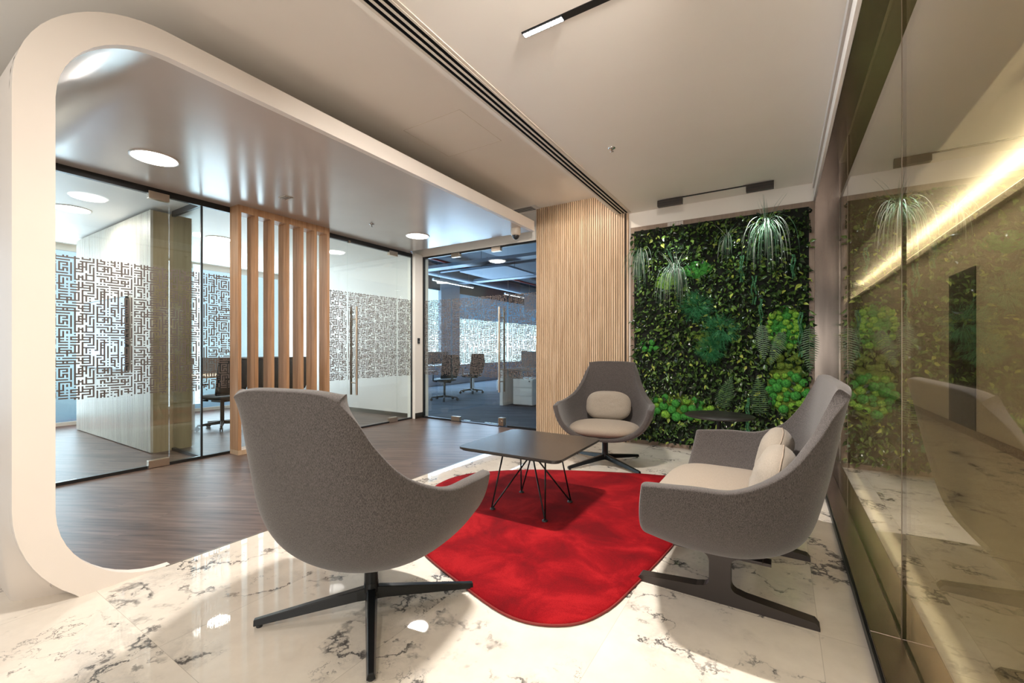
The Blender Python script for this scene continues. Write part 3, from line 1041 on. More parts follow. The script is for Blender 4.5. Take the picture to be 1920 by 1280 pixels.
def shell(L=0.0, th=.045):
    ns, nt = 12, 25
    vs, fs = [], []
    tt = [0, .03] + [k / 23 for k in range(1, 23)] + [.985, 1]
    uu = [k / 10 for k in range(10)] + [.955, .985, 1.0]
    uu = uu[:ns] + [1.0]
    for j in range(nt + 1):
        t = (len(ST) - 1) * tt[j]
        S, A, B, Rm_ = (cat([s[k] for s in ST], t) for k in range(4))
        half = [bez(S, A, B, Rm_, uu[i]) for i in range(ns + 1)]
        row = []
        for i in range(ns, 0, -1):
            p = half[i]
            row.append(V((-(p.x + L), p.y, p.z)))
        if L > 0:
            row += [V((-L, half[0].y, half[0].z)), V((0, half[0].y, half[0].z)), V((L, half[0].y, half[0].z))]
        else:
            row.append(half[0].copy())
        for i in range(1, ns + 1):
            p = half[i]
            row.append(V((p.x + L, p.y, p.z)))
        w_ = len(row)
        vs += row
    for j in range(nt):
        for i in range(w_ - 1):
            a = j * w_ + i
            fs.append((a, a + 1, a + w_ + 1, a + w_))
    return MB().add(vs, fs, True)


def add_shell(parent, L=0.0):
    o = shell(L).build('shell', 'grey_fabric', parent)
    s = o.modifiers.new('solidify', 'SOLIDIFY')
    s.thickness = .048
    s.offset = -1.0
    s.use_even_offset = False
    b = o.modifiers.new('subsurf', 'SUBSURF')
    b.levels = b.render_levels = 2
    return o


def superell(hx, hy, hz, ep, ez, c, n=48, m=20, mat=None, fn=None):
    """soft pad: plan exponent ep, vertical exponent ez"""
    def sg(v, e):
        return math.copysign(abs(v) ** e, v)
    vs = []
    for j in range(m + 1):
        th = -PI / 2 + PI * j / m
        for i in range(n):
            ph = 2 * PI * i / n
            p = V((hx * sg(math.cos(th), 2 / ez) * sg(math.cos(ph), 2 / ep),
                   hy * sg(math.cos(th), 2 / ez) * sg(math.sin(ph), 2 / ep), hz * sg(math.sin(th), 2 / ez)))
            if fn:
                p = fn(p)
            if mat:
                p = mat @ p
            vs.append(p + V(c))
    fs = [(j * n + i, j * n + (i + 1) % n, (j + 1) * n + (i + 1) % n, (j + 1) * n + i) for j in range(m) for i in range(n)]
    return MB().add(vs, fs, True)


def wrinkle(seed, amp):
    def f(p):
        q = V((p.x * 4 + seed, p.y * 11, p.z * 9 + seed * 2))
        k = noise.noise(q) * amp + noise.noise(q * 2.3) * amp * .4
        return p + V((0, 0, k)) if False else p + V((0, k, 0))
    return f


def lounge_chair(loc, rz, spoke_rot, label):
    e = empty('lounge_chair', loc, rz)
    tag(e, label, 'chair')
    add_shell(e)
    superell(.335, .28, .074, 2.7, 2.4, (0, .055, .362)).build('seat_cushion', 'beige_fabric', e)
    cb = MB()
    cb.cyl((0, 0, .05), (0, 0, .245), .030, n=24).cyl((0, 0, .075), (0, 0, .115), .034, .031, n=24)
    cb.lathe([(.09, .232), (.09, .242), (.001, .25)], n=24)
    cb.build('column', 'black_metal', e)
    for k in range(4):
        m = Matrix.Rotation(spoke_rot + k * PI / 2, 3, 'Z')
        vs = []
        for (r_, w_, zb, zt) in ((0.0, .026, .045, .098), (.06, .026, .046, .090), (.46, .016, .010, .034)):
            vs += [m @ V((r_, -w_, zb)), m @ V((r_, w_, zb)), m @ V((r_, w_ * .62, zt)), m @ V((r_, -w_ * .62, zt))]
        fs = [(a + i, a + (i + 1) % 4, a + 4 + (i + 1) % 4, a + 4 + i) for a in (0, 4) for i in range(4)] + [(3, 2, 1, 0), (8, 9, 10, 11)]
        sp = MB().add(vs, fs).build('spoke', 'black_metal', e, bevel=.003)
        t = m @ V((.44, 0, 0))
        MB().cyl((t.x, t.y, 0), (t.x, t.y, .012), .012, n=12).build('glide', 'plastic_black', sp)
    return e


lounge_chair((-1.545, 1.288, 0), R(100 - 90), R(50 - 10), 'grey lounge chair seen from behind, nearest the camera')
fc = lounge_chair((-1.49, 4.13, 0), R(-80 - 90), R(62 + 170), 'grey lounge chair facing the camera beside the slatted wall')


def pillow(name, loc, rz, tilt, label, w=.225, h=.15, seed=1.0, roll=0.):
    def fn(p):
        k = noise.noise(V((p.x * 6 + seed, p.z * 14, seed))) * .010 + noise.noise(V((p.x * 14, p.z * 26, seed))) * .004
        s = 1 - (abs(p.x) / w) ** 4 * .25
        return V((p.x, p.y * s + k * (1 if p.y < 0 else 1), p.z * (1 - .10 * (p.x / w) ** 2)))
    vsm = superell(w, .075, h, 2.3, 3.0, (0, 0, 0))
    # build as lens: width x, thickness y, height z
    def sg(v, e_):
        return math.copysign(abs(v) ** e_, v)
    n, m = 56, 26
    vs = []
    for j in range(m + 1):
        ph = -PI / 2 + PI * j / m          # through thickness (y)
        for i in range(n):
            th = 2 * PI * i / n
            c = abs(math.cos(ph)) ** .62
            p = V((w * c * sg(math.cos(th), 2 / 3.4), .078 * math.sin(ph) , h * c * sg(math.sin(th), 2 / 3.0)))
            vs.append(fn(p))
    fs = [(j * n + i, j * n + (i + 1) % n, (j + 1) * n + (i + 1) % n, (j + 1) * n + i) for j in range(m) for i in range(n)]
    o = MB().add(vs, fs, True).build(name, 'beige_pillow')
    seam = [fn(V((w * 1.003 * sg(math.cos(2 * PI * i / 64), 2 / 3.4), 0, h * 1.003 * sg(math.sin(2 * PI * i / 64), 2 / 3.0)))) for i in range(65)]
    MB().tube(seam, .0028, 6).build('piping', 'piping_fabric', o)
    o.rotation_euler = Matrix.Rotation(rz, 3, 'Z').to_4x4().to_3x3().to_euler()
    o.matrix_world = Matrix.Translation(loc) @ Matrix.Rotation(rz, 4, 'Z') @ Matrix.Rotation(tilt, 4, 'X') @ Matrix.Rotation(roll, 4, 'Y')
    return tag(o, label, 'cushion')


mw = Matrix.Translation((-1.49, 4.13, 0)) @ Matrix.Rotation(R(-170), 4, 'Z')
pillow('throw_pillow', mw @ V((0, -.19, .555)), R(-170), R(16), 'beige oblong pillow leaning on the back of the far lounge chair')

# sofa
SX, SY = -.235, 2.50
sf = empty('lounge_sofa', (SX, SY, 0), R(90))
tag(sf, 'small grey two-seat lounge sofa with its back to the tinted glass wall', 'sofa')
add_shell(sf, .245)
superell(.585, .295, .074, 4.2, 2.4, (0, .065, .362), n=72).build('seat_cushion', 'beige_fabric', sf)
for s in (-1, 1):
    yy = .335 * s
    # T-shaped plate in local y-z, extruded along local x
    prof = [(-.37, .0), (.37, 0), (.37, .012), (.355, .03), (.10, .055)] + arc(.078, .095, .034, .034, 270, 180, 5) + \
           arc(.078, .181, .034, .034, 180, 90, 5)[0:] + [(.20, .215), (.20, .228), (-.20, .228), (-.20, .215)] + \
           arc(-.078, .181, .034, .034, 90, 0, 5) + arc(-.078, .095, .034, .034, 0, -90, 5) + [(-.10, .055), (-.355, .03), (-.37, .012)]
    lg = MB().prism([(p[0], p[1]) for p in prof], 'x', yy - .028, yy + .028).build('leg_frame', 'sofa_leg_metal', sf, bevel=.002)
    MB().box((yy - .05, -.17, .228), (yy + .05, .17, .238)).build('mounting_plate', 'sofa_leg_metal', lg, bevel=.004)
mw = Matrix.Translation((SX, SY, 0)) @ Matrix.Rotation(R(90), 4, 'Z')
pillow('throw_pillow', mw @ V((-.23, -.20, .56)), R(90), R(18), 'beige pillow on the sofa, the one nearer the camera', seed=3.1)
pillow('throw_pillow', mw @ V((.27, -.20, .56)), R(90), R(18), 'beige pillow on the sofa, the one nearer the green wall', seed=7.7)

# ================================================================ RUG
rp = [(-1.75, 1.80), (-1.3, 1.63), (-.97, 1.547), (-.757, 1.62), (-.65, 1.79), (-.598, 2.07), (-.53, 2.64), (-.50, 3.2), (-.53, 3.7),
      (-.72, 3.97), (-.95, 3.965), (-1.25, 3.86), (-1.53, 3.745), (-1.9, 3.56), (-2.17, 3.365), (-2.40, 3.10), (-2.45, 2.8), (-2.32, 2.4), (-2.05, 2.04)]
rp = [V((a, b, 0)) for a, b in rp]


def closed(p, t):
    n = len(p)
    i = int(t) % n
    u = t - int(t)
    a, b, c, d = p[(i - 1) % n], p[i], p[(i + 1) % n], p[(i + 2) % n]
    return .5 * ((2 * b) + (c - a) * u + (2 * a - 5 * b + 4 * c - d) * u * u + (3 * b - a - 3 * c + d) * u ** 3)
NR = 152
loop = [closed(rp, i * len(rp) / NR) for i in range(NR)]
cen = V((-1.4, 2.7, 0))
rings = [(1.0, .002), (.998, .012), (.990, .016), (.93, .017), (.7, .017), (.4, .017), (.1, .017)]
vs = []
for k, z in rings:
    vs += [V((cen.x + (p.x - cen.x) * k, cen.y + (p.y - cen.y) * k, z)) for p in loop]
fs = [(j * NR + i, j * NR + (i + 1) % NR, (j + 1) * NR + (i + 1) % NR, (j + 1) * NR + i) for j in range(len(rings) - 1) for i in range(NR)]
fs.append(tuple((len(rings) - 1) * NR + i for i in range(NR)))
rug = MB().add(vs, fs, True).build('rug', 'rug_pile')
tag(rug, 'deep red pebble-shaped rug on the marble floor under the coffee table', 'rug')
MB().tube([V((p.x, p.y, .006)) for p in loop] + [V((loop[0].x, loop[0].y, .006))], .0055, 6).build('binding', 'rug_binding', rug)

# ================================================================ COFFEE TABLE
RZ = .017
ct = empty('coffee_table', (-1.52, 2.70, RZ), R(1))
tag(ct, 'low square dark coffee table with black wire legs standing on the red rug', 'coffee table')


def rsq(h, r, n=8):
    out = []
    for cx, cy, a in ((h - r, h - r, 0), (-h + r, h - r, 90), (-h + r, -h + r, 180), (h - r, -h + r, 270)):
        out += arc(cx, cy, r, r, a, a + 90, n)
    return out
tp = MB().prism(rsq(.385, .055), 'z', .441, .455).build('tabletop', 'table_top', ct, bevel=.002)
MB().prism(rsq(.372, .05), 'z', .431, .441).build('edge_chamfer', 'table_edge', tp)
MB().cyl((0, 0, .34), (0, 0, .43), .016, n=16).cyl((0, 0, .422), (0, 0, .431), .11, n=24).build('hub', 'black_metal', ct)
for k in range(4):
    a = R(45 + 90 * k)
    foot = V((.29 * math.cos(a), .29 * math.sin(a), .012))
    a1, a2 = a - R(26), a + R(26)
    pts = [(.012 * math.cos(a), .012 * math.sin(a), .365), foot + V((-.004 * math.cos(a), -.004 * math.sin(a), .004)), foot + V((.006 * math.cos(a), .006 * math.sin(a), .002)),
           (.215 * math.cos(a + R(8)), .215 * math.sin(a + R(8)), .431)]
    lg = MB().tube(pts, .0058, 8).build('leg', 'black_metal', ct)
    MB().lathe([(.019, .0), (.019, .006), (.010, .012), (.001, .012)], (foot.x, foot.y, 0), n=16).build('foot_pad', 'plastic_black', lg)

# round side table
stb = empty('side_table', (-.50, 4.50, 0))
tag(stb, 'round black pedestal side table between sofa and green wall', 'side table')
MB().lathe([(.001, .500), (.285, .500), (.300, .506), (.303, .512), (.300, .517), (.001, .517)], n=64).build('tabletop', 'table_edge', stb)
MB().cyl((0, 0, .01), (0, 0, .50), .02, n=20).build('stem', 'black_metal', stb)
MB().lathe([(.20, 0), (.20, .008), (.03, .014), (.001, .014)], n=48).build('foot_plate', 'black_metal', stb)

# ================================================================ GREEN WALL
YW = 5.235
gf = empty('green_wall_frame', (-.64, YW, 0))
tag(gf, 'flat bronze-coloured timber frame surrounding the green wall', 'frame')
gx0, gx1, iz0, iz1 = -1.558, .282, .045, 2.565
def fr(a, b):
    MB().box((a[0] + .64, -.022, a[1]), (b[0] + .64, .0, b[1])).build('frame_board', 'frame_bronze', gf, bevel=.001)
fr((gx0, 0), (-1.512, 2.615))
fr((.237, 0), (gx1, 2.615))
fr((-1.512, 0), (.237, iz0))
fr((-1.512, iz1), (.237, 2.615))
vg = MB()
for k in range(12):
    vg.box((-1.12 + .64 + k * .0145, -.026, iz1 + .004), (-1.12 + .64 + k * .0145 + .008, -.022, 2.610))
vg.build('vent_slots', 'paint_white', gf)
bk = MB().box((-1.512, YW - .012, iz0), (.237, YW, iz1)).build('planting_panel', 'plant_backing')
tag(bk, 'black planting panel behind the leaves of the green wall', 'panel')

rnd = random.Random(5)
MOSS = [(-1.33, 1.17, .12, .05), (-1.03, .47, .42, .12), (.03, 1.36, .17, .22), (.05, .76, .18, .28), (-1.12, 1.93, .12, .08), (-.80, 2.03, .13, .07)]


def in_moss(x, z, f=.9):
    return any(((x - a) / (rx * f)) ** 2 + ((z - b) / (rz * f)) ** 2 < 1 for a, b, rx, rz in MOSS)


lm = MB()
def leaf(mb, p, d, nrm, L, W):
    """folded pointed leaf from p along d"""
    d = d.normalized()
    s = d.cross(nrm).normalized()
    nn = s.cross(d).normalized()
    f = nn * (L * .10)
    pts = [p, p + d * L * .25 + s * W * .42 + f, p + d * L * .5 + s * W * .5 + f, p + d * L * .8 + s * W * .24 + f * .4, p + d * L - nn * L * .12,
           p + d * L * .8 - s * W * .24 + f * .4, p + d * L * .5 - s * W * .5 + f, p + d * L * .25 - s * W * .42 + f, p + d * L * .5]
    mb.add(pts, [(0, 1, 2, 8), (8, 2, 3, 4), (0, 8, 6, 7), (8, 4, 5, 6)], False)
N = 6600
for i in range(N):
    x = rnd.uniform(-1.52, .245)
    z = rnd.uniform(.06, 2.56)
    if in_moss(x, z) and rnd.random() < .93:
        continue
    y = YW - .012 - rnd.random() ** 1.3 * .085
    ang = rnd.gauss(0, .9)
    d = V((math.sin(ang), -.35 - rnd.random() * .5, -math.cos(ang) * .9))
    nrm = V((rnd.uniform(-1.2, 1.2), -1, rnd.uniform(-.7, 1.4)))
    s = rnd.uniform(.032, .066) * (1.35 if rnd.random() < .12 else 1)
    leaf(lm, V((x, y, z)), d, nrm, s, s * rnd.uniform(.38, .60))
lf = lm.build('leaf_foliage', 'leaf')
tag(lf, 'dense dark green ivy-like leaves covering the green wall', 'foliage', kind='stuff')


def blade(mb, pts, w, side):
    vs = []
    n = len(pts)
    for i, p in enumerate(pts):
        ww = w * (1 - (i / (n - 1)) ** 2 * .9)
        vs += [p - side * ww, p + V((0, -.0015, 0)), p + side * ww]
    mb.add(vs, [(3 * i + k, 3 * i + k + 1, 3 * i + k + 4, 3 * i + k + 3) for i in range(n - 1) for k in (0, 1)], True)


def tuft(x, z, L, nb, spread, up, label, seed):
    r = random.Random(seed)
    m = MB()
    root = V((x, YW - .07, z))
    for k in range(nb):
        a = r.gauss(0, spread)
        L1 = L * r.uniform(.5, 1.15)
        isup = r.random() < up
        if isup:
            v = V((math.sin(a * .5), -.25, .9)).normalized()
            g_ = r.uniform(.2, 1.6)
        else:
            v = V((math.sin(a) * .34, -.28 - r.random() * .3, r.uniform(-.1, .6))).normalized()
            g_ = r.uniform(4.0, 8.0)
        pts = []
        p = root + V((r.uniform(-.02, .02), 0, r.uniform(-.02, .02)))
        n = 12
        for i in range(n):
            pts.append(p.copy())
            p = p + v * (L1 * (.55 if isup else 1) / n)
            v = (v + V((0, .04, -g_ / n))).normalized()
            if p.y > YW - .06 and v.y > 0:
                v.y = 0
        blade(m, pts, r.uniform(.0018, .0034), V((1, 0, .0)))
    o = m.build('grass_tuft', 'grass_blade')
    return tag(o, label, 'plant')


tuft(-1.42, 2.27, .55, 66, .40, .03, 'drooping grass tuft at the left edge of the green wall', 11)
tuft(-1.02, 2.04, .60, 84, .75, .16, 'bright fountain grass tuft left of centre on the green wall', 12)
tuft(-.49, 2.33, .38, 46, .9, .35, 'sparse thin grass tuft at the top middle of the green wall', 13)
tuft(-.13, 2.40, .68, 84, .85, .12, 'largest pale grass tuft hanging at the upper right of the green wall', 14)

# feathery clumps
for i, (x, z, rr, lab) in enumerate(((-.80, 1.62, .19, 'feathery dark green asparagus clump, upper of three in the wall centre'),
                                     (-.55, 1.36, .21, 'bright feathery asparagus clump right of the wall centre'),
                                     (-.66, 1.14, .16, 'dim feathery asparagus clump, lowest in the wall centre'))):
    r = random.Random(40 + i)
    m = MB()
    for k in range(260):
        d = V((r.gauss(0, 1), -abs(r.gauss(0, .8)) - .1, r.gauss(0, 1) - .1)).normalized()
        p0 = V((x, YW - .06, z))
        p = p0 + d * rr * r.uniform(.15, .6)
        L_ = rr * r.uniform(.3, .62)
        pts = [p + d * L_ * t + V((0, 0, -.25 * L_ * t * t)) for t in (0, .33, .66, 1)]
        blade(m, pts, .0015, V((1, 0, 0)))
        for q in range(5):
            t = r.uniform(.3, 1)
            b = p + d * L_ * t
            dd = (d + V((r.gauss(0, .7), r.gauss(0, .4), r.gauss(0, .7)))).normalized()
            blade(m, [b, b + dd * .022, b + dd * .042 + V((0, 0, -.006))], .0011, V((.7, 0, .7)))
    tag(m.build('asparagus_fern', 'feather'), lab, 'plant')

# ferns
def fern(x, z, L, ang, label, seed, y=YW - .10):
    r = random.Random(seed)
    m = MB()
    d = V((math.sin(ang), -.15, math.cos(ang))).normalized()
    s = d.cross(V((0, -1, 0))).normalized()
    spine = [V((x, y, z)) + d * L * t + V((0, -.05 * math.sin(PI * t), -.04 * t * t)) for t in [i / 20 for i in range(21)]]
    m.tube(spine, .0018, 5)
    for i in range(1, 20):
        t = i / 20
        w_ = L * .27 * math.sin(PI * min(1, t * .9 + .12)) ** .8 * (1 - t * .45)
        for sg_ in (-1, 1):
            p = spine[i]
            dd = (s * sg_ + d * .25 + V((0, 0, -.15))).normalized()
            vs = [p - d * .004, p + dd * w_ * .5 - d * .0065, p + dd * w_, p + dd * w_ * .5 + d * .0045, p + d * .004]
            m.add(vs, [(0, 1, 2, 3, 4)])
    return tag(m.build('fern_frond', 'fern'), label, 'plant')


fern(-.56, .50, .42, R(18), 'fern frond leaning right above the side table', 61)
fern(-.18, .46, .46, R(-3), 'upright fern frond behind the sofa arm', 62)
fern(-.17, 1.40, .36, R(176), 'hanging fern frond right of the feathery clump', 63)
fern(.02, 1.32, .34, R(200), 'dark hanging fern frond near the right moss patch', 64)
fern(.235, 1.36, .42, R(180), 'fern frond overlapping the right frame board', 65)


# hanging strands
def strand(x, z, L, label, seed):
    r = random.Random(seed)
    m = MB()
    for s_ in range(3):
        xx = x + r.uniform(-.018, .018)
        n = int(L / .012)
        for i in range(n):
            p = (xx + .008 * math.sin(i * .4 + s_), YW - .09 - .012 * math.sin(i * .2), z - i * .012)
            m.ball(p, (.008 * r.uniform(.7, 1.3),) * 3, 6, 4)
    return tag(m.build('trailing_strand', 'strand'), label, 'plant')


strand(-.36, 2.12, .28, 'green trailing strand at upper middle right of the green wall', 71)
strand(-.24, 1.90, .30, 'green trailing strand just under the largest grass tuft', 72)
strand(-.17, 1.66, .42, 'long green trailing strand left of the flat moss patch', 73)
strand(.10, 2.08, .24, 'short green trailing strand near the upper right corner', 74)
strand(-.29, .62, .40, 'blue-green trailing strand between the two fern fronds', 75)
strand(.17, 1.50, .45, 'thin trailing strand beside the right frame board', 76)


# moss balls
ORD = ['first', 'second', 'third', 'fourth', 'fifth', 'sixth', 'seventh', 'eighth', 'ninth', 'tenth', 'eleventh', 'twelfth', 'thirteenth', 'fourteenth',
       'fifteenth', 'sixteenth', 'seventeenth', 'eighteenth', 'nineteenth', 'twentieth'] + ['twenty-' + k for k in
       ('first', 'second', 'third', 'fourth', 'fifth', 'sixth', 'seventh', 'eighth', 'ninth')] + ['thirtieth']
def moss_balls(cx, cz, rx, rz, n, r0, r1, mats, group, label):
    r = random.Random(int(abs(cx) * 100 + cz * 1000))
    placed = []
    tries = 0
    while len(placed) < n and tries < 4000:
        tries += 1
        a, q = r.uniform(0, 2 * PI), math.sqrt(r.random())
        x, z = cx + rx * q * math.cos(a), cz + rz * q * math.sin(a)
        rr = r.uniform(r0, r1)
        if all(math.hypot(x - u, z - v) > (rr + w_) * .80 for u, v, w_ in placed):
            placed.append((x, z, rr))
    placed.sort()
    CN = {'moss_lime': 'lime green', 'moss_green': 'deep green', 'moss_olive': 'olive green'}
    for q_, (x, z, rr) in enumerate(placed):
        mt_ = r.choice(mats)
        lab = '%s %s moss ball, %s from the left %s' % ('large' if rr > (r0 + r1) / 2 else 'small', CN[mt_], ORD[q_], label)
        sd = r.uniform(0, 50)
        m = MB()
        m.ball((0, 0, 0), (rr, rr * .8, rr), 26, 18, fn=lambda d: 1 + .10 * noise.noise(d * 3 + V((sd, 0, 0))) + .10 * noise.noise(d * 7 + V((0, sd, 0))) + .07 * noise.noise(d * 17))
        o = m.build('moss_ball', mt_)
        o.location = (x, YW - .035 - rr * .5, z)
        tag(o, lab, 'moss', group)


moss_balls(-1.33, 1.17, .11, .05, 6, .022, .040, ['moss_lime', 'moss_green'], 'small left moss balls', 'in the small mid-left cluster')
moss_balls(-1.03, .47, .40, .12, 26, .030, .055, ['moss_lime', 'moss_green', 'moss_green'], 'lower left moss balls', 'in the wide lower-left cluster')
moss_balls(.03, 1.36, .15, .20, 30, .022, .036, ['moss_lime', 'moss_green', 'moss_lime'], 'upper right moss balls', 'in the mid-right cluster')
moss_balls(.05, .70, .17, .20, 24, .026, .050, ['moss_lime', 'moss_green'], 'lower right moss balls', 'in the cluster above the sofa back')
moss_balls(.04, 1.02, .14, .07, 8, .03, .045, ['moss_olive'], 'olive moss balls', 'between both right clusters')
# flat cushions of moss behind the balls
def moss_mat(cx, cz, rx, rz, mat, label, seed, y=.018):
    m = MB()
    n, k = 40, 10
    vs = []
    for j in range(k + 1):
        for i in range(n):
            a = 2 * PI * i / n
            e = 1 + .22 * noise.noise(V((math.cos(a) * 1.7 + seed, math.sin(a) * 1.7, seed)))
            q = j / k
            x, z = rx * q * e * math.cos(a), rz * q * e * math.sin(a)
            h = (1 - q ** 3) * (.022 + .020 * noise.noise(V((x * 22, z * 22, seed))))
            vs.append((cx + x, YW - y - h, cz + z))
    m.add(vs, [(j * n + i, j * n + (i + 1) % n, (j + 1) * n + (i + 1) % n, (j + 1) * n + i) for j in range(k) for i in range(n)], True)
    return tag(m.build('moss_cushion', mat), label, 'moss')
moss_mat(-1.03, .48, .45, .13, 'moss_olive', 'flat olive moss cushion behind the wide lower-left moss balls', 1)
moss_mat(.03, 1.36, .17, .23, 'moss_green', 'flat green moss cushion behind the mid-right moss balls', 2)
moss_mat(.05, .74, .18, .30, 'moss_olive', 'flat olive moss cushion above the sofa back', 3)
moss_mat(-1.12, 1.93, .15, .10, 'moss_lime', 'flat bright moss cushion behind the fountain grass tuft', 4, .05)
moss_mat(-.80, 2.03, .16, .09, 'moss_green', 'flat moss cushion right of the fountain grass tuft', 5, .05)
moss_mat(-.74, 1.23, .10, .13, 'moss_olive', 'dim flat moss cushion left of the lowest feathery clump', 6, .04)

# ================================================================ MEETING ROOM
tvw = empty('screen_wall', (-7.13, 2.07, 0))
tag(tvw, 'free-standing pale slatted wall carrying the television in the meeting room', 'partition')
MB().box((-1.29, -.17, 0), (1.30, .195, 2.66)).build('core', 'oak_plain', tvw)
m = MB()
k = 0
x = -1.29
while x < 1.285:
    m.box((x, -.195, .01), (x + .022, -.17, 2.66))
    x += .033
m.build('slat_facing', 'ash_slat', tvw)
tv = empty('television', (-7.18, 1.85, 1.32))
tag(tv, 'wall-mounted television with a blue reflection painted on its screen, on the slatted wall', 'television')
MB().box((-.75, -.012, -.435), (.75, .02, .435)).build('housing', 'plastic_black', tv, bevel=.006)
MB().box((-.735, -.014, -.415), (.735, -.012, .42)).build('screen', 'tv_screen', tv)

dk = empty('meeting_table', (-7.7, 3.7, 0))
tag(dk, 'long oak-topped meeting table with white panel legs behind the wooden fins', 'table')
MB().box((-.85, -1.05, .72), (.75, .84, .75)).build('tabletop', 'desk_oak', dk, bevel=.003)
for y in (-1.0, .74):
    MB().box((.63, y, 0), (.70, y + .06, .72)).build('leg', 'desk_white', dk)
    MB().box((-.80, y, 0), (-.73, y + .06, .72)).build('leg', 'desk_white', dk)
    MB().box((-.73, y, 0), (.63, y + .06, .05)).build('foot_bar', 'desk_white', dk)
MB().box((-.05, -1.0, .75), (-.01, .80, 1.0)).build('privacy_screen', 'screen_grey', dk)


def task_chair(loc, rz, label, group=None):
    e = empty('task_chair', loc, rz)
    tag(e, label, 'chair', group)
    # five star base
    for k in range(5):
        a = R(90 + 72 * k)
        m = Matrix.Rotation(a, 3, 'Z')
        vs = []
        for (r_, w_, zb, zt) in ((.0, .028, .07, .12), (.30, .016, .06, .085)):
            vs += [m @ V((r_, -w_, zb)), m @ V((r_, w_, zb)), m @ V((r_, w_ * .7, zt)), m @ V((r_, -w_ * .7, zt))]
        sp = MB().add(vs, [(i, (i + 1) % 4, 4 + (i + 1) % 4, 4 + i) for i in range(4)] + [(3, 2, 1, 0), (4, 5, 6, 7)]).build('base_arm', 'plastic_black', e, bevel=.004)
        c = m @ V((.30, 0, .03))
        u = m @ V((0, 1, 0))
        ca = MB()
        for s in (-1, 1):
            ca.cyl(c + u * (.012 * s - .007), c + u * (.012 * s + .007), .029, n=14)
        ca.cyl(c, c + V((0, 0, .04)), .008)
        ca.build('caster', 'plastic_black', sp)
    MB().cyl((0, 0, .10), (0, 0, .40), .026, n=16).box((-.09, -.10, .385), (.09, .10, .42)).build('gas_column', 'plastic_black', e)
    superell(.245, .24, .04, 3.2, 2.4, (0, .02, .455)).build('seat', 'plastic_black', e)
    vs, fs = [], []
    for j in range(9):
        t = j / 8
        z = .50 + .50 * t
        y = -.21 - .05 * math.sin(PI * t * .9) - .06 * t
        hw = .20 + .03 * math.sin(PI * t)
        for i in range(9):
            s = -1 + i / 4
            vs.append((hw * s, y + .045 * s * s, z))
    fs = [(j * 9 + i, j * 9 + i + 1, (j + 1) * 9 + i + 1, (j + 1) * 9 + i) for j in range(8) for i in range(8)]
    b = MB().add(vs, fs, True).build('backrest', 'chair_mesh', e)
    s = b.modifiers.new('solidify', 'SOLIDIFY')
    s.thickness = .012
    rim = [vs[i] for i in range(9)] + [vs[j * 9 + 8] for j in range(1, 9)] + [vs[72 + i] for i in range(7, -1, -1)] + [vs[j * 9] for j in range(7, -1, -1)]
    MB().tube(rim, .012, 6).build('back_frame', 'plastic_black', b)
    MB().tube([(0, -.05, .42), (0, -.22, .41), (0, -.30, .50), (0, -.29, .66)], .02, 8).build('back_support', 'plastic_black', e)
    for s in (-1, 1):
        ar = MB().tube([(s * .20, 0, .42), (s * .29, 0, .43), (s * .30, 0, .64)], .014, 8).build('armrest', 'plastic_black', e)
        MB().box((s * .30 - .04, -.11, .64), (s * .30 + .04, .13, .665)).build('arm_pad', 'plastic_black', ar, bevel=.008)
    return e


tc0 = task_chair((-6.80, 3.02, 0), R(100), 'black task chair at the near corner of the meeting table')
for loc, rz, lab in (((-6.85, 3.55, 0), R(85), 'black task chair behind the middle wooden fins'),
                     ((-6.85, 4.0, 0), R(92), 'black task chair behind the right wooden fins'),
                     ((-6.30, 7.25, 0), R(75), 'mesh-back task chair in the open office, left of the pair'),
                     ((-6.75, 8.80, 0), R(80), 'mesh-back task chair in the open office, right of the pair')):
    c = copy_tree(tc0)
    c.location = loc
    c.rotation_euler = (0, 0, rz)
    c['label'] = lab

# ================================================================ OPEN OFFICE
dk = empty('office_desk', (-3.7, 7.6, 0))
tag(dk, 'dark topped desk with a white panel leg inside the glass office', 'desk')
MB().box((-1.10, -.40, .71), (1.1, .40, .74)).build('tabletop', 'screen_grey', dk, bevel=.003)
MB().box((-1.10, -.40, 0), (-1.03, .40, .71)).build('leg', 'desk_white', dk)
MB().box((1.03, -.40, 0), (1.10, .40, .71)).build('leg', 'desk_white', dk)
MB().box((-1.05, .36, .74), (1.05, .40, 1.08)).build('privacy_screen', 'screen_grey', dk)
pd = empty('drawer_pedestal', (-4.33, 7.56, 0))
tag(pd, 'white three-drawer pedestal under the office desk', 'drawer unit')
MB().box((-.22, -.25, .03), (.22, .25, .54)).build('body', 'desk_white', pd, bevel=.002)
for k in range(3):
    dr = MB().box((-.215, -.262, .045 + k * .165), (.215, -.25, .045 + k * .165 + .158)).build('drawer', 'desk_white', pd, bevel=.002)
MB().cyl((.16, -.272, .50), (.16, -.262, .50), .012, n=12).build('lock', 'plastic_black', dr)
for x in (-.18, .18):
    for y in (-.2, .2):
        MB().cyl((x - .01, y, .016), (x + .01, y, .016), .016, n=10).build('caster', 'plastic_black', pd)
dk = empty('office_desk', (-7.6, 8.0, 0))
tag(dk, 'white long desk under the windows of the glass office', 'desk')
MB().box((-1.2, -.9, .71), (.75, 1.2, .74)).build('tabletop', 'desk_white', dk, bevel=.003)
for y in (-.85, 1.1):
    MB().box((.60, y, 0), (.68, y + .06, .71)).build('leg', 'desk_white', dk)
    MB().box((-1.1, y, 0), (-1.02, y + .06, .71)).build('leg', 'desk_white', dk)
MB().box((-.25, -.85, .74), (-.21, 1.15, 1.05)).build('privacy_screen', 'screen_grey', dk)
lb = MB().box((-6.6, 9.75, 0), (-4.6, 10.1, .28)).build('storage_bench', 'desk_white', bevel=.004)
tag(lb, 'low white storage bench behind the office chairs', 'bench')
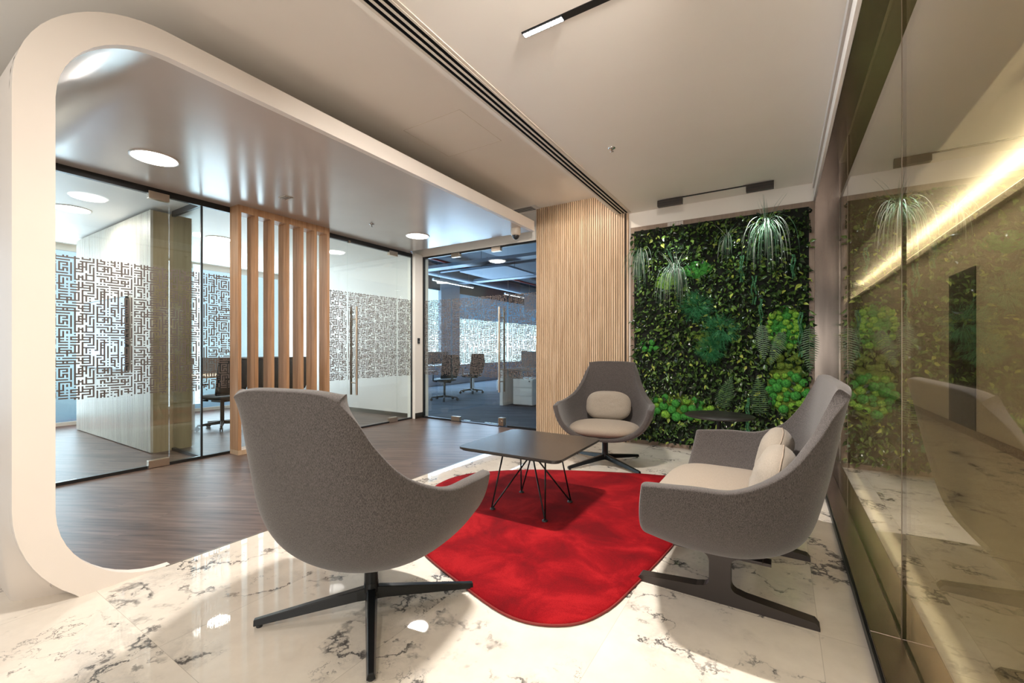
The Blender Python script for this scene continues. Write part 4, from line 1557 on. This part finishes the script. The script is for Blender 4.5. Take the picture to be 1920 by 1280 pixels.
for k in range(3):
    MB().box((-6.58 + k * .66, 9.742, .03), (-5.95 + k * .66, 9.75, .26)).build('door', 'desk_white', lb)
bx = MB().box((-4.2, 12.0, .0), (-1.8, 12.06, 1.25)).build('office_partition', 'screen_grey', bevel=.004)
tag(bx, 'grey fabric partition screen at the back of the glass office', 'partition')
MB().box((-4.2, 11.98, 1.25), (-1.8, 12.08, 1.275)).build('top_cap', 'duct_metal', bx)


def tube_thing(name, a, b, r, mat, label, cat, n=14):
    o = MB().cyl(a, b, r, n=n).build(name, mat)
    return tag(o, label, cat)


tube_thing('sprinkler_pipe', (-7.1, 5.6, 3.30), (-7.1, 17.5, 3.30), .028, 'red_paint', 'red sprinkler pipe running away under the dark office ceiling', 'pipe')
tube_thing('sprinkler_pipe', (-3.3, 5.6, 3.10), (-3.3, 17.5, 3.10), .022, 'red_paint', 'red sprinkler pipe near the slatted wall in the office', 'pipe')
for o_, x_, z_ in ((bpy.data.objects['sprinkler_pipe'], -7.1, 3.30), (bpy.data.objects['sprinkler_pipe.001'], -3.3, 3.10)):
    for y_ in (7.0, 10.0, 13.0, 16.0):
        MB().cyl((x_, y_, z_), (x_, y_, 3.75), .006).build('hanger', 'black_metal', o_)
tube_thing('air_duct', (-8.1, 5.6, 3.30), (-8.1, 17.5, 3.30), .16, 'duct_metal', 'big round air duct along the office windows', 'duct', 24)
tube_thing('air_duct', (-8.8, 7.4, 3.50), (-2.0, 7.4, 3.50), .12, 'duct_metal', 'round air duct crossing the office ceiling', 'duct', 24)
tube_thing('conduit', (-8.8, 6.3, 3.34), (-1.0, 6.3, 3.34), .03, 'duct_metal', 'thin conduit crossing the office ceiling nearest the glass front', 'pipe')
tube_thing('conduit', (-8.8, 9.0, 3.25), (-1.0, 9.0, 3.25), .03, 'duct_metal', 'thin conduit crossing the middle of the office ceiling', 'pipe')
for i, (y, lab) in enumerate(((5.95, 'flat cable tray just inside the office glass front'), (8.2, 'flat cable tray in the middle of the office ceiling'),
                              (10.5, 'flat cable tray at the back of the office ceiling'))):
    o = MB().box((-8.6, y, 3.18), (-2.6, y + .3, 3.22)).box((-8.6, y, 3.22), (-2.6, y + .01, 3.26)).box((-8.6, y + .29, 3.22), (-2.6, y + .3, 3.26)).build('cable_tray', 'duct_metal')
    tag(o, lab, 'cable tray')
for (x, y, lab) in ((-6.0, 8.9, 'blue grey suspended acoustic panel above the office chairs'), (-5.2, 12.5, 'blue grey suspended acoustic panel far back in the office'),
                    (-4.2, 6.6, 'blue grey suspended acoustic panel near the office glass front')):
    o = MB().prism([(x + a, y + b) for a, b in rsq(.7, .12)], 'z', 3.02, 3.06).build('acoustic_panel', 'panel_blue')
    for sx in (-.5, .5):
        MB().cyl((x + sx, y, 3.06), (x + sx, y, 3.74), .004).build('hanger', 'black_metal', o)
    tag(o, lab, 'acoustic panel')
for (y0, y1, lab) in ((8.3, 10.0, 'slim lit linear lamp in the office, the nearer one'), (11.7, 13.5, 'slim lit linear lamp in the office, the farther one')):
    e = empty('linear_lamp', (-7.6, y0, 2.9))
    tag(e, lab, 'ceiling lamp')
    MB().box((-.03, 0, 0), (.03, y1 - y0, .05)).build('housing', 'desk_white', e)
    MB().box((-.028, .01, -.004), (.028, y1 - y0 - .01, 0)).build('diffuser', 'led_white', e)
    for y in (.2, y1 - y0 - .2):
        MB().cyl((0, y, .05), (0, y, .84), .003).build('suspension_wire', 'steel', e)
# dark beam / bulkhead units
o = MB().box((-7.4, 12.6, 2.45), (-4.9, 13.2, 2.95)).build('air_handling_unit', 'office_slab')
tag(o, 'dark box-shaped air unit hanging at the back of the office', 'air unit')
for x in (-7.0, -5.3):
    MB().cyl((x, 12.9, 2.95), (x, 12.9, 3.74), .008).build('hanger', 'black_metal', o)
